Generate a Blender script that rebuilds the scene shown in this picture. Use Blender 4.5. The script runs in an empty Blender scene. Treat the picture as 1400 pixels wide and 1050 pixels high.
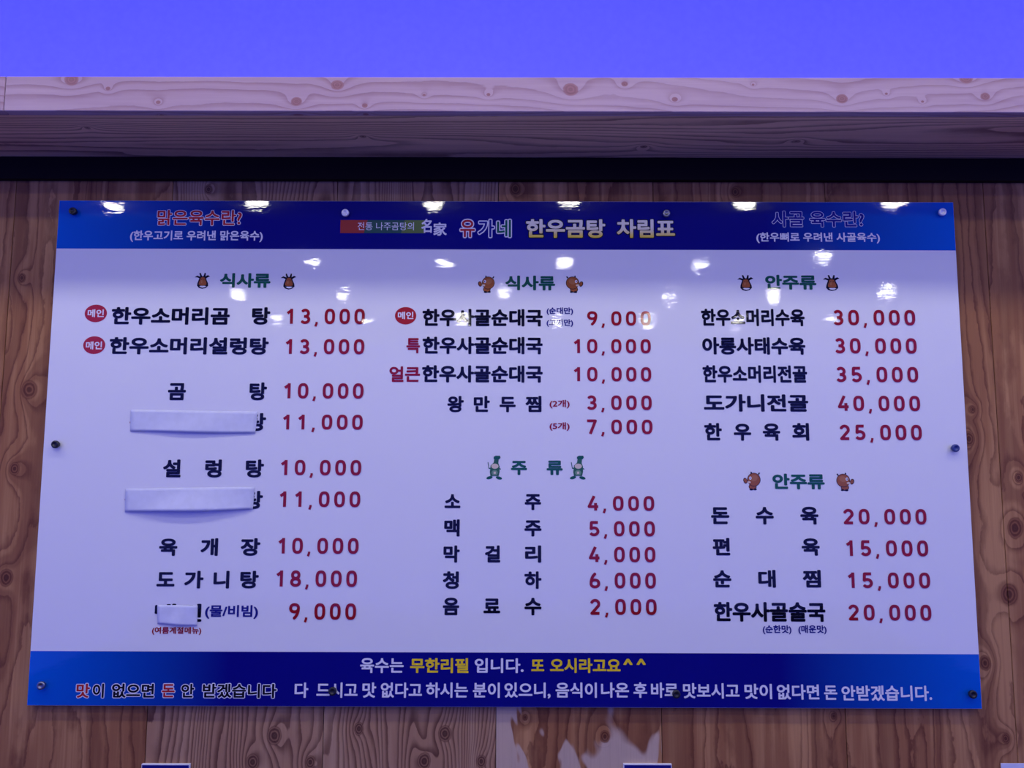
import bpy, bmesh, math, random
from mathutils import Vector
random.seed(7)
S = bpy.context.scene
C = S.collection
R = math.radians

# ---------------------------------------------------------------- camera, world, exposure
cd = bpy.data.cameras.new('camera')
cd.sensor_width = 36.0
cd.lens = 27.0
cd.clip_start = 0.02
cam = bpy.data.objects.new('camera', cd)
C.objects.link(cam)
cam.location = (0.0193, -1.6678, 1.6004)
cam.rotation_euler = (R(95.81), R(-0.164), R(0.12))
S.camera = cam

w = bpy.data.worlds.new('room_ambience')
S.world = w
w.use_nodes = True
w.node_tree.nodes['Background'].inputs[0].default_value = (0.09, 0.11, 1.0, 1)
w.node_tree.nodes['Background'].inputs[1].default_value = 1.22

S.view_settings.view_transform = 'Standard'
S.view_settings.look = 'None'
S.view_settings.exposure = 0.06
S.view_settings.gamma = 1.0
S.view_settings.use_curve_mapping = False

DOWNLIGHT_POWER = 55.0
LED_POWER = 26.0

# ---------------------------------------------------------------- measurements (metres)
WALL_Y = 0.014          # face of the timber wall; the printed face of the board lies at y = 0
Z0 = 1.09               # bottom edge of the board
BW, BH = 2.0, 1.091     # board
SOFFIT_Z, LEDGE_Y, LEDGE_TOP = 2.282, -0.228, 2.353
CEIL_Z = 2.95

# ---------------------------------------------------------------- node helpers
class G:
    def __init__(s, name):
        s.m = bpy.data.materials.new(name)
        s.m.use_nodes = True
        s.t = s.m.node_tree
        s.b = s.t.nodes['Principled BSDF']
    def n(s, kind, **kw):
        x = s.t.nodes.new('ShaderNode' + kind)
        for k, v in kw.items():
            setattr(x, k, v)
        return x
    def put(s, sock, v):
        if isinstance(v, bpy.types.NodeSocket):
            s.t.links.new(v, sock)
        else:
            sock.default_value = v
    def math(s, op, a, b=0.0, c=0.0, clamp=False):
        x = s.n('Math', operation=op, use_clamp=clamp)
        s.put(x.inputs[0], a); s.put(x.inputs[1], b); s.put(x.inputs[2], c)
        return x.outputs[0]
    def xyz(s, x=0.0, y=0.0, z=0.0):
        k = s.n('CombineXYZ')
        s.put(k.inputs[0], x); s.put(k.inputs[1], y); s.put(k.inputs[2], z)
        return k.outputs[0]
    def sep(s, v):
        k = s.n('SeparateXYZ'); s.put(k.inputs[0], v)
        return k.outputs
    def noise(s, v, scale=1.0, detail=2.0, rough=0.5, dist=0.0):
        k = s.n('TexNoise')
        s.put(k.inputs['Vector'], v)
        k.inputs['Scale'].default_value = scale
        k.inputs['Detail'].default_value = detail
        k.inputs['Roughness'].default_value = rough
        k.inputs['Distortion'].default_value = dist
        return k.outputs[0]
    def remap(s, v, a, b, c=0.0, d=1.0, smooth=True):
        k = s.n('MapRange', interpolation_type='SMOOTHSTEP' if smooth else 'LINEAR')
        s.put(k.inputs[0], v)
        for i, q in enumerate((a, b, c, d)):
            k.inputs[i + 1].default_value = q
        return k.outputs[0]
    def mix(s, f, a, b):
        k = s.n('Mix', data_type='RGBA')
        s.put(k.inputs[0], f)
        for i, q in ((6, a), (7, b)):
            s.put(k.inputs[i], q if isinstance(q, bpy.types.NodeSocket) else (*q, 1))
        return k.outputs[2]
    def bump(s, h, strength=0.2, dist=0.001):
        k = s.n('Bump')
        k.inputs['Strength'].default_value = strength
        k.inputs['Distance'].default_value = dist
        s.put(k.inputs['Height'], h)
        s.put(s.b.inputs['Normal'], k.outputs[0])
    def base(s, col, rough=0.5, metal=0.0):
        s.put(s.b.inputs['Base Color'], col if isinstance(col, bpy.types.NodeSocket) else (*col, 1))
        s.put(s.b.inputs['Roughness'], rough)
        s.b.inputs['Metallic'].default_value = metal
        return s.m
    def pos(s):
        return s.n('NewGeometry').outputs['Position']

def plain(name, col, rough=0.5, metal=0.0, var=0.03):
    g = G(name)
    nz = g.noise(g.pos(), 60.0, 3.0)
    c = g.mix(g.remap(nz, 0.3, 0.7), tuple(v * (1 - var) for v in col), tuple(min(1, v * (1 + var)) for v in col))
    return (g.base(c, rough, metal))

def wood(name, along, pale, mid, dark, freq, warp, knots, fine=0.2, rough=0.55, sap=0.0, stretch=0.10, line=(0.45, 1.0), depth=0.9, wobble=0.5, pull=2.2, kcore=None, slabs=0.0):
    """Softwood face: contour lines of a stretched field that bend around the knots."""
    g = G(name)
    p = g.sep(g.pos())
    rnd = g.n('ObjectInfo').outputs['Random']
    off = g.math('MULTIPLY', rnd, 23.7)
    if along == 'Z':
        a, l = p[0], p[2]
    else:                                   # grain along X: across is z on the face, y below
        a, l = g.math('ADD', p[2], g.math('ADD', p[1], 0.228)), p[0]
    lo = g.math('ADD', l, off)
    ao = g.math('ADD', a, off)
    big = g.noise(g.xyz(g.math('MULTIPLY', ao, 6.5), g.math('MULTIPLY', lo, 6.5 * stretch), off), 1.0, 2.0, 0.4)
    wob = g.noise(g.xyz(g.math('MULTIPLY', ao, 30), g.math('MULTIPLY', lo, 11.0), off), 1.0, 4.0, 0.62)
    dk = None
    for ka, kl, kr in knots:
        v = g.n('VectorMath', operation='DISTANCE')
        g.put(v.inputs[0], g.xyz(a, g.math('MULTIPLY', l, 0.8)))
        v.inputs[1].default_value = (ka, kl * 0.8, 0)
        d = g.math('DIVIDE', v.outputs['Value'], kr)
        dk = d if dk is None else g.math('SMOOTH_MIN', dk, d, 0.6)
    dk = g.math('ADD', dk, g.math('MULTIPLY', g.math('SUBTRACT', wob, 0.5), 0.7))
    swirl = g.math('DIVIDE', 1.0, g.math('ADD', 1.0, g.math('MULTIPLY', g.math('MULTIPLY', dk, dk), 0.30)))
    F = g.math('ADD', g.math('MULTIPLY', ao, freq * 0.6), g.math('MULTIPLY', big, freq * warp))
    F = g.math('ADD', F, g.math('MULTIPLY', wob, wobble))
    F = g.math('ADD', F, g.math('MULTIPLY', swirl, pull))
    ring = g.math('FRACT', F)
    late = g.math('MULTIPLY', g.remap(ring, line[0], line[1]), g.remap(ring, 1.0, 0.93))
    fib = g.noise(g.xyz(g.math('MULTIPLY', ao, 420), g.math('MULTIPLY', lo, 7.0), off), 1.0, 3.0, 0.6)
    streak = g.noise(g.xyz(g.math('MULTIPLY', ao, 55), g.math('MULTIPLY', lo, 1.8), g.math('ADD', off, 3.0)), 1.0, 3.0, 0.6, 0.4)
    patch = g.noise(g.xyz(g.math('MULTIPLY', ao, 8.0), g.math('MULTIPLY', lo, 1.1), g.math('ADD', off, 5.0)), 1.0, 2.0, 0.5)
    tone = g.math('ADD', g.math('MULTIPLY', patch, 0.55), g.math('MULTIPLY', streak, 0.45))
    col = g.mix(g.remap(tone, 0.38, 0.58), pale, mid)
    slab = g.math('FRACT', g.math('MULTIPLY', F, 0.31))
    slab = g.math('MULTIPLY', g.remap(slab, 0.58, 0.66), g.remap(slab, 1.0, 0.9))
    col = g.mix(g.math('MULTIPLY', slab, slabs), col, tuple(0.62 * u + 0.38 * v for u, v in zip(dark, mid)))
    col = g.mix(g.math('MULTIPLY', late, g.remap(tone, 0.3, 0.65, depth * 0.45, depth)), col, dark)
    if sap:
        sp = g.noise(g.xyz(g.math('MULTIPLY', ao, 7.0), g.math('MULTIPLY', lo, 2.4), g.math('ADD', off, 9.0)), 1.0, 3.0, 0.5, 0.6)
        col = g.mix(g.math('MULTIPLY', g.math('MULTIPLY', g.remap(sp, 0.50, 0.52), sap), g.remap(l, 1.35, 1.15)), col, (0.56, 0.42, 0.30))
    col = g.mix(g.math('MULTIPLY', g.remap(fib, 0.45, 0.8), fine), col, tuple(v * 0.7 for v in dark))
    core = g.remap(dk, 1.05, 0.8)
    kring = g.remap(g.math('SINE', g.math('MULTIPLY', dk, 18.0)), -0.4, 0.9)
    kcol = g.mix(kring, tuple(0.8 * v for v in kcore) if kcore else tuple(v * 0.9 for v in dark), kcore or tuple(0.5 * (u + v) for u, v in zip(mid, dark)))
    col = g.mix(g.math('MULTIPLY', core, 0.9), col, kcol)
    col = g.mix(g.math('MULTIPLY', g.remap(dk, 0.4, 0.1), 0.15 if kcore else 0.7), col, tuple(v * 0.45 for v in dark))
    g.bump(g.math('ADD', g.math('MULTIPLY', late, -1.0), g.math('MULTIPLY', fib, 0.5)), 0.3, 0.0006)
    g.b.inputs['Specular IOR Level'].default_value = 0.22
    return g.base(col, rough)

def sheet(g, rough):
    """the slightly wavy gloss of the laminated sheet: one field in room space for every printed colour"""
    p = g.sep(g.pos())
    big = g.noise(g.xyz(g.math('MULTIPLY', p[0], 5.0), 0.0, g.math('MULTIPLY', p[2], 9.0)), 1.0, 2.0, 0.5)
    streak = g.noise(g.xyz(g.math('MULTIPLY', p[0], 45.0), 0.0, g.math('MULTIPLY', p[2], 190.0)), 1.0, 2.0, 0.6)
    grain = g.noise(g.pos(), 420.0, 2.0, 0.6)
    streak = g.math('ADD', streak, g.math('MULTIPLY', grain, 0.14))
    g.bump(g.math('ADD', g.math('MULTIPLY', big, 1.0), g.math('MULTIPLY', streak, 0.045)), 1.0, SHEET_WAVE)
    g.b.inputs['IOR'].default_value = 1.47
    g.put(g.b.inputs['Roughness'], rough)
SHEET_WAVE = 0.0008

_pm = {}
def ink(name, col, rough=0.018):
    if name not in _pm:
        g = G('print_' + name)
        g.base(col, rough)
        sheet(g, rough)
        _pm[name] = g.m
    return _pm[name]

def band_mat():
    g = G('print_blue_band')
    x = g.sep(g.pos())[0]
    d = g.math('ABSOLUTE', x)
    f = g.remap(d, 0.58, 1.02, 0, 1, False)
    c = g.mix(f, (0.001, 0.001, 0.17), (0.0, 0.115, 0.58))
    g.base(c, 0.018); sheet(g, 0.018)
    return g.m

def yellow_mat(zlo, zhi):
    g = G('print_yellow_fade')
    z = g.sep(g.pos())[2]
    c = g.mix(g.remap(z, zlo, zhi), (0.85, 0.62, 0.02), (0.85, 0.80, 0.62))
    g.base(c, 0.018); sheet(g, 0.018)
    return g.m

# ---------------------------------------------------------------- mesh helpers
def link(name, me, mats, parent=None, loc=(0, 0, 0)):
    o = bpy.data.objects.new(name, me)
    C.objects.link(o)
    for m in (mats if isinstance(mats, (list, tuple)) else [mats]):
        if m.name not in [q.name for q in me.materials if q]:
            me.materials.append(m)
    o.location = loc
    if parent:
        o.parent = parent
    return o

def tag(o, label, cat, group=None):
    o['label'] = label; o['category'] = cat
    if group:
        o['group'] = group
    return o

def empty(name, loc):
    o = bpy.data.objects.new(name, None)
    o.empty_display_size = 0.05
    C.objects.link(o)
    o.location = loc
    return o

def box_mesh(name, x0, x1, y0, y1, z0, z1, bev=0.0, seg=1):
    bm = bmesh.new()
    bmesh.ops.create_cube(bm, size=1.0)
    for v in bm.verts:
        v.co = Vector(((x0 + x1) / 2 + v.co.x * (x1 - x0), (y0 + y1) / 2 + v.co.y * (y1 - y0), (z0 + z1) / 2 + v.co.z * (z1 - z0)))
    if bev:
        bmesh.ops.bevel(bm, geom=bm.edges[:], offset=bev, segments=seg, affect='EDGES', profile=0.5)
    me = bpy.data.meshes.new(name)
    bm.to_mesh(me); bm.free()
    return me

def structure(o):
    o['kind'] = 'structure'
    return o

def lathe(name, prof, n=28):
    """profile of (radius, height); the axis points to -Y, out of the wall"""
    bm = bmesh.new()
    rings = []
    for r, h in prof:
        if r < 1e-6:
            rings.append([bm.verts.new((0, -h, 0))])
        else:
            rings.append([bm.verts.new((r * math.cos(2 * math.pi * i / n), -h, r * math.sin(2 * math.pi * i / n))) for i in range(n)])
    for a, b in zip(rings, rings[1:]):
        for i in range(n):
            j = (i + 1) % n
            if len(b) == 1 and len(a) > 1:
                bm.faces.new((a[i], a[j], b[0]))
            elif len(a) == 1 and len(b) > 1:
                bm.faces.new((a[0], b[j], b[i]))
            else:
                bm.faces.new((a[i], a[j], b[j], b[i]))
    bmesh.ops.recalc_face_normals(bm, faces=bm.faces)
    for f in bm.faces:
        f.smooth = True
    me = bpy.data.meshes.new(name)
    bm.to_mesh(me); bm.free()
    return me

# flat print: shapes in the plane of the board, kept as (x, z) in board metres
class Print:
    def __init__(s):
        s.v, s.f, s.mi, s.mats = [], [], [], []
    def slot(s, m):
        if m not in s.mats:
            s.mats.append(m)
        return s.mats.index(m)
    def poly(s, pts, m, lift):
        k = len(s.v); i = s.slot(m)
        s.v += [(x, -lift, z) for x, z in pts]
        s.f.append(list(range(k, k + len(pts)))); s.mi.append(i)
    def faces(s, verts, polys, m, lift, step=0, levels=None):
        """step: number of vertices per overlapping layer; each layer lies a few microns higher"""
        k = len(s.v); i = s.slot(m)
        s.v += [(x, -lift - (4e-6 * (n // step) if step else 2e-6 * levels[n] if levels else 0.0), z) for n, (x, z) in enumerate(verts)]
        for q in polys:
            s.f.append([k + a for a in q]); s.mi.append(i)
    def build(s, name, parent):
        me = bpy.data.meshes.new(name)
        me.from_pydata(s.v, [], s.f)
        for m in s.mats:
            me.materials.append(m)
        me.polygons.foreach_set('material_index', s.mi)
        bm = bmesh.new(); bm.from_mesh(me)
        flip = [f for f in bm.faces if f.normal.y > 0]
        if flip:
            bmesh.ops.reverse_faces(bm, faces=flip)
        bm.to_mesh(me); bm.free()
        o = bpy.data.objects.new(name, me)
        C.objects.link(o); o.parent = parent
        return o

_gc = {}
_ch = {}
def fill_outlines():
    """fill each character's contours (holes included) once, as a flat mesh"""
    obs = []
    for c, (adv, txt) in GLYPHS.items():
        cu = bpy.data.curves.new('outline', 'CURVE')
        cu.dimensions = '2D'; cu.fill_mode = 'BOTH'
        for L in txt.split('|'):
            if not L:
                continue
            pts = [tuple(int(q) / 1000 for q in p.split(',')) for p in L.split()]
            sp = cu.splines.new('POLY')
            sp.points.add(len(pts) - 1)
            for q, (x, y) in zip(sp.points, pts):
                q.co = (x, y, 0, 1)
            sp.use_cyclic_u = True
        o = bpy.data.objects.new('outline_tmp', cu)
        C.objects.link(o)
        obs.append((c, o, cu))
    dg = bpy.context.evaluated_depsgraph_get()
    for c, o, cu in obs:
        me = bpy.data.meshes.new_from_object(o.evaluated_get(dg))
        _ch[c] = ([(v.co.x, v.co.y) for v in me.vertices], [tuple(p.vertices) for p in me.polygons])
        bpy.data.meshes.remove(me)
    for c, o, cu in obs:
        bpy.data.objects.remove(o); bpy.data.curves.remove(cu)
def char_faces(c):
    return _ch[c]
def glyphs(s):
    """a line of lettering as flat faces"""
    if s not in _gc:
        V, P, pen = [], [], 0.0
        for c in s:
            v, p = char_faces(c)
            b = len(V)
            V += [(x + pen, y) for x, y in v]
            P += [tuple(i + b for i in q) for q in p]
            pen += GLYPHS[c][0] / 1000
        _gc[s] = (V, P)
    return _gc[s]

def thick(vs, ps, r, k=8):
    if r <= 0:
        return vs, ps
    V, P = [], []
    for i in range(k):
        a = 2 * math.pi * (i + 0.5) / k
        dx, dy = r * math.cos(a), r * math.sin(a)
        b = len(V)
        V += [(x + dx, y + dy) for x, y in vs]
        P += [tuple(q + b for q in p) for p in ps]
    return V, P

# price numerals drawn as strokes
def arc(cx, cy, rx, ry, a0, a1, n=14):
    return [(cx + rx * math.cos(R(a0 + (a1 - a0) * i / n)), cy + ry * math.sin(R(a0 + (a1 - a0) * i / n))) for i in range(n + 1)]
def sup(cx, cy, rx, ry, n=28, e=2.7):
    o = []
    for i in range(n + 1):
        t = 2 * math.pi * i / n
        c, s_ = math.cos(t), math.sin(t)
        o.append((cx + rx * math.copysign(abs(c) ** (2 / e), c), cy + ry * math.copysign(abs(s_) ** (2 / e), s_)))
    return o
NUM = {
    '0': [sup(.33, .5, .2475, .4175)],
    '1': [[(.40, 0), (.40, 1.0)], [(.40, .90), (.13, .70)]],
    '2': [arc(.325, .675, .235, .2425, 165, -25) + [(.11, .0825), (.60, .0825)]],
    '3': [arc(.315, .705, .215, .2125, 150, -88), arc(.315, .29, .2475, .2075, 90, -150), [(.24, .495), (.33, .495)]],
    '4': [[(.40, 1.0), (.07, .27), (.66, .27)], [(.49, .52), (.49, 0)]],
    '5': [[(.57, .9175), (.15, .9175), (.125, .50)] + arc(.31, .32, .2575, .2375, 128, -150)],
    '6': [sup(.33, .305, .2475, .2225, e=2.3), arc(.62, .305, .5375, .72, 180, 118)],
    '7': [[(.05, .9175), (.585, .9175), (.25, 0)]],
    '8': [sup(.33, .715, .205, .2025, e=2.2), sup(.33, .28, .2475, .2, e=2.2)],
    '9': [sup(.33, .695, .2475, .2225, e=2.3), arc(.04, .695, .5375, .72, 0, -62)],
    ',': [[(.10, .13), (.10, .04), (.03, -.17)]],
}
def layered(P, V):
    """vertex order follows the faces, so every face can lie on its own level"""
    lev = [0] * len(V)
    for i, p in enumerate(P):
        for q in p:
            lev[q] = i
    return lev

def ribbon(path, wd):
    V, P = [], []
    h = wd / 2
    closed = math.dist(path[0], path[-1]) < 1e-6
    for (x0, y0), (x1, y1) in zip(path, path[1:]):
        L = math.hypot(x1 - x0, y1 - y0) or 1
        nx, ny = -(y1 - y0) / L * h, (x1 - x0) / L * h
        b = len(V)
        V += [(x0 + nx, y0 + ny), (x1 + nx, y1 + ny), (x1 - nx, y1 - ny), (x0 - nx, y0 - ny)]
        P.append((b, b + 1, b + 2, b + 3))
    for i, (x, y) in enumerate(path):
        if not closed and i in (0, len(path) - 1):
            continue
        b = len(V)
        V += [(x + h * math.cos(2 * math.pi * q / 10), y + h * math.sin(2 * math.pi * q / 10)) for q in range(10)]
        P.append(tuple(range(b, b + 10)))
    return V, P
def numerals(s):
    V, P, pen = [], [], 0.0
    for ch in s:
        for path in NUM[ch]:
            v, q = ribbon([(x + pen, y) for x, y in path], 0.190 if ch != ',' else 0.15)
            b = len(V); V += v; P += [tuple(i + b for i in f) for f in q]
        pen += 0.63 if ch == ',' else 0.98
    return V, P

def ell(cx, cy, rx, ry, n=28, rot=0.0):
    c, s_ = math.cos(rot), math.sin(rot)
    return [(cx + rx * math.cos(t) * c - ry * math.sin(t) * s_, cy + rx * math.cos(t) * s_ + ry * math.sin(t) * c)
            for t in (2 * math.pi * i / n for i in range(n))]

# outlines of the sign's lettering, thousandths of an em: character -> (advance, contours)
GLYPHS = {
    '(': (323, '311,694 258,694 177,596 116,482 78,358 64,232 78,106 116,-18 177,-132 258,-230 311,-230 248,-129 203,-19 176,102 167,232 176,362 203,483 248,593'),
    ')': (323, '65,694 12,694 75,593 120,483 147,362 156,232 147,102 120,-19 75,-129 12,-230 65,-230 146,-132 207,-18 245,106 259,232 245,358 207,482 146,596'),
    ',': (219, '134,116 105,123 81,119 63,107 50,89 46,66 50,43 60,26 75,15 95,10 98,-19 93,-50 80,-78 59,-99 59,-118 111,-94 147,-59 169,-17 176,26 171,66 157,97'),
    '.': (219, '132,106 109,111 86,106 67,93 54,74 49,51 54,28 67,9 86,-4 109,-9 132,-4 151,9 164,28 169,51 164,74 151,93'),
    '/': (281, '274,691 204,691 8,-9 78,-9'),
    '2': (500, '293,675 209,691 168,687 129,675 89,655 48,626 48,503 88,547 127,575 165,590 202,595 249,586 286,559 310,519 319,467 316,428 307,393 292,359 271,321 220,243 159,161 95,81 34,7 34,0 466,0 466,93 205,93 302,214 368,312 405,396 417,478 402,564 359,632'),
    '5': (500, '101,682 101,327 202,336 277,313 324,268 340,207 329,160 298,120 254,94 199,84 162,87 124,97 87,112 50,134 50,33 92,14 132,1 173,-7 215,-9 304,7 375,53 421,122 438,209 421,297 372,367 294,411 190,423 190,594 404,594 404,682'),
    '?': (333, '204,678 129,691 82,595 91,597 101,599 112,600 126,601 153,596 174,582 187,561 192,534 175,469 136,406 98,341 80,267 83,237 94,212 112,192 139,175 157,255 209,343 264,439 290,546 281,595 254,642|177,106 154,111 131,106 112,93 99,74 94,51 99,28 112,9 131,-4 154,-9 177,-4 196,9 209,28 214,51 209,74 196,93'),
    '^': (469, '270,682 199,682 26,291 116,291 234,583 354,291 443,291'),
    '名': (1000, '492,826 406,843 352,769 277,694 183,622 69,559 83,547 98,532 112,516 122,501 190,540 253,581 310,625 361,671 733,671 684,607 625,549 559,495 487,445 449,477 406,510 363,543 321,572 263,529 302,501 343,469 382,437 417,406 327,363 235,326 141,296 47,273 58,258 69,240 79,221 86,204 127,214 169,226 211,239 252,253 252,-79 327,-79 327,-27 773,-27 773,-79 849,-79 849,340 451,340 571,413 679,500 771,600 844,713 794,744 781,740 427,740 445,761 461,783 477,804|327,271 773,271 773,42 327,42'),
    '家': (1000, '515,823 501,847 423,824 433,807 443,788 452,769 461,750 84,750 84,544 157,544 157,682 846,682 846,544 923,544 923,750 551,750 541,774 528,799|789,586 209,586 209,520 438,520 359,475 270,435 175,401 80,374 91,361 103,345 113,328 121,315 194,338 268,366 341,397 411,433 425,419 437,405 449,390 460,374 381,325 284,278 179,237 78,207 88,193 99,178 109,162 116,148 211,182 311,224 406,273 489,324 497,306 505,289 511,271 516,254 425,186 311,123 186,70 61,32 72,18 83,1 93,-16 100,-32 212,8 326,59 435,118 530,182 532,124 525,74 511,35 491,10 477,0 462,-6 446,-9 427,-10 409,-10 387,-9 362,-7 336,-5 344,-22 350,-41 354,-59 356,-76 380,-77 403,-77 423,-78 441,-78 472,-76 498,-71 522,-60 545,-43 581,3 602,72 606,158 591,253 639,282 687,179 750,89 826,16 916,-38 926,-22 939,-5 953,10 966,23 877,72 802,140 741,224 697,319 738,347 778,375 816,404 852,432 790,481 743,440 688,396 629,353 571,313 552,354 528,393 500,431 467,467 486,480 504,493 521,506 537,520 789,520'),
    '가': (920, '745,827 662,827 662,-77 745,-77 745,391 889,391 889,460 745,460|512,730 97,730 97,661 429,661 395,508 321,373 208,255 55,158 101,94 289,219 416,370 489,543'),
    '개': (920, '816,827 736,827 736,463 614,463 614,803 536,803 536,-33 614,-33 614,395 736,395 736,-78 816,-78|436,710 85,710 85,642 355,642 331,506 276,382 184,271 50,175 98,116 260,238 364,381 419,540'),
    '걸': (920, '794,827 711,827 711,610 515,610 515,542 711,542 711,364 794,364|508,783 111,783 111,715 419,715 387,614 316,529 207,460 64,411 93,344 267,409 398,504 480,629|794,324 212,324 212,257 711,257 711,165 214,165 214,-2 214,-69 824,-69 824,-2 296,-2 296,102 794,102'),
    '겠': (920, '812,826 733,826 733,304 812,304|631,807 553,807 553,570 411,570 427,614 438,661 445,709 447,760 97,760 97,692 362,692 334,585 273,491 181,412 59,348 101,286 188,329 263,380 325,438 375,502 553,502 553,318 631,318|364,273 285,273 285,214 272,147 236,83 179,27 103,-13 144,-75 204,-45 254,-5 294,42 323,95 348,40 384,-9 432,-51 491,-82 548,-49 595,-6 631,43 656,97 685,43 726,-6 777,-45 839,-75 879,-13 803,25 746,80 710,144 698,214 698,273 617,273 617,214 609,159 585,101 545,46 489,-1 434,42 395,95 372,153 364,214'),
    '계': (920, '818,827 739,827 739,-78 818,-78|636,803 557,803 557,576 424,576 429,609 433,643 435,678 436,712 89,712 89,644 354,644 327,508 269,383 176,272 49,177 98,117 212,200 301,293 366,397 409,508 557,508 557,349 394,349 394,281 557,281 557,-32 636,-32'),
    '고': (920, '770,736 137,736 137,668 687,668 687,647 686,561 683,467 673,360 653,238 737,228 756,355 766,464 769,560 770,647|450,441 368,441 368,118 50,118 50,49 867,49 867,118 450,118'),
    '골': (920, '763,790 147,790 147,723 681,723 681,680 678,634 673,583 664,525 746,517 756,580 761,636 763,686 763,732|468,623 386,623 386,466 51,466 51,400 866,400 866,466 468,466|766,317 147,317 147,250 684,250 684,160 149,160 149,-1 149,-67 789,-67 789,-1 231,-1 231,100 766,100'),
    '곰': (920, '150,253 150,-66 765,-66 765,253|231,187 684,187 684,2 231,2|763,786 147,786 147,720 681,720 681,711 681,658 678,604 671,546 657,481 739,472 753,538 760,599 763,656 763,711|468,594 386,594 386,420 51,420 51,353 866,353 866,420 468,420'),
    '국': (920, '764,784 154,784 154,716 682,716 682,663 679,604 672,537 658,461 50,461 50,393 417,393 417,228 135,228 135,161 686,161 686,-78 769,-78 769,228 500,228 500,393 870,393 870,461 741,461 754,537 761,604 764,664 764,718'),
    '기': (920, '792,827 709,827 709,-78 792,-78|526,729 103,729 103,662 442,662 409,508 336,373 220,255 61,158 105,91 299,216 429,367 503,540'),
    '나': (920, '745,827 662,827 662,-77 745,-77 745,397 889,397 889,466 745,466|168,738 86,738 86,221 86,152 158,152 261,154 367,160 475,173 588,192 578,262 471,243 367,231 266,224 168,221'),
    '낸': (920, '812,826 733,826 733,564 609,564 609,809 531,809 531,184 609,184 609,495 733,495 733,155 812,155|303,248 220,248 220,-49 839,-49 839,19 303,19|177,750 94,750 94,409 94,340 151,340 230,341 308,345 390,354 476,368 467,436 390,423 318,415 247,411 177,409'),
    '냉': (920, '640,253 515,265 389,253 294,220 234,166 213,94 234,23 294,-31 389,-64 515,-76 640,-64 735,-31 796,23 817,94 796,166 735,220|424,192 515,199 606,192 675,171 719,138 734,94 719,50 675,18 606,-3 515,-10 424,-3 354,18 310,50 295,94 310,138 354,171|812,826 733,826 733,591 608,591 608,809 530,809 530,312 608,312 608,522 733,522 733,279 812,279|177,754 94,754 94,430 94,361 152,361 231,362 310,366 391,375 477,389 468,458 391,445 318,437 247,432 177,430'),
    '네': (920, '818,827 739,827 739,-78 818,-78|626,805 547,805 547,523 345,523 345,455 547,455 547,-32 626,-32|176,730 93,730 93,223 93,151 151,151 232,152 312,157 394,166 480,181 468,252 392,238 319,230 247,225 176,223'),
    '뉴': (920, '237,781 154,781 154,454 771,454 771,522 237,522|867,324 50,324 50,256 261,256 261,-78 344,-78 344,256 573,256 573,-78 656,-78 656,256 867,256'),
    '는': (920, '869,366 49,366 49,299 869,299|242,794 160,794 160,488 775,488 775,555 242,555|237,208 154,208 154,-56 780,-56 780,12 237,12'),
    '니': (920, '790,827 708,827 708,-78 790,-78|189,738 107,738 107,227 107,155 181,155 288,157 397,165 509,178 625,199 614,269 504,250 397,237 292,229 189,227'),
    '다': (920, '745,827 662,827 662,-79 745,-79 745,401 893,401 893,470 745,470|89,739 89,147 160,147 279,148 385,153 486,162 588,177 578,248 481,233 385,224 284,218 171,217 171,671 508,671 508,739'),
    '대': (920, '817,827 738,827 738,464 610,464 610,807 533,807 533,-31 610,-31 610,396 738,396 738,-78 817,-78|82,717 82,145 141,145 236,146 319,150 397,158 476,172 468,241 396,228 325,221 249,217 165,215 165,649 418,649 418,717'),
    '도': (920, '154,754 154,337 417,337 417,105 50,105 50,36 870,36 870,105 499,105 499,337 775,337 775,404 237,404 237,686 766,686 766,754'),
    '돈': (920, '153,781 153,468 417,468 417,351 50,351 50,284 868,284 868,351 500,351 500,468 774,468 774,536 236,536 236,713 766,713 766,781|237,202 155,202 155,-58 781,-58 781,10 237,10'),
    '두': (920, '162,774 162,423 766,423 766,490 246,490 246,706 754,706 754,774|869,305 49,305 49,237 416,237 416,-75 498,-75 498,237 869,237'),
    '드': (920, '870,114 50,114 50,45 870,45|154,743 154,325 775,325 775,393 236,393 236,675 766,675 766,743'),
    '또': (920, '481,742 481,341 806,341 806,409 564,409 564,674 796,674 796,742|498,296 416,296 416,106 50,106 50,38 870,38 870,106 498,106|120,741 120,410 120,341 171,341 238,342 304,345 371,353 442,366 434,435 374,424 316,416 260,412 203,410 203,673 426,673 426,741'),
    '라': (920, '745,827 663,827 663,-79 745,-79 745,398 893,398 893,468 745,468|493,743 85,743 85,675 411,675 411,486 87,486 87,139 159,139 279,141 387,146 489,156 592,172 584,240 485,225 387,215 284,210 169,209 169,418 493,418'),
    '란': (920, '752,826 669,826 669,160 752,160 752,479 886,479 886,549 752,549|278,211 194,211 194,-58 793,-58 793,10 278,10|494,767 87,767 87,699 413,699 413,572 89,572 89,300 160,300 278,301 384,306 486,314 590,329 582,398 482,384 384,374 282,369 171,368 171,508 494,508'),
    '렁': (920, '623,246 497,257 371,246 276,213 217,161 196,90 217,19 276,-33 371,-66 497,-77 623,-66 718,-33 777,19 798,90 777,161 718,213|405,185 497,192 589,185 658,165 701,133 716,90 701,47 658,15 589,-5 497,-12 405,-5 336,15 293,47 278,90 293,133 336,165|794,826 711,826 711,617 542,617 542,549 711,549 711,268 794,268|486,775 86,775 86,707 405,707 405,586 88,586 88,321 156,321 266,322 368,326 466,334 567,347 560,415 464,402 370,395 274,391 170,390 170,522 486,522'),
    '려': (920, '793,827 711,827 711,621 533,621 533,552 711,552 711,374 527,374 527,305 711,305 711,-79 793,-79|476,745 81,745 81,677 395,677 395,489 84,489 84,132 151,132 254,133 351,137 449,145 551,159 544,228 447,215 355,207 262,202 166,201 166,422 476,422'),
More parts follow.
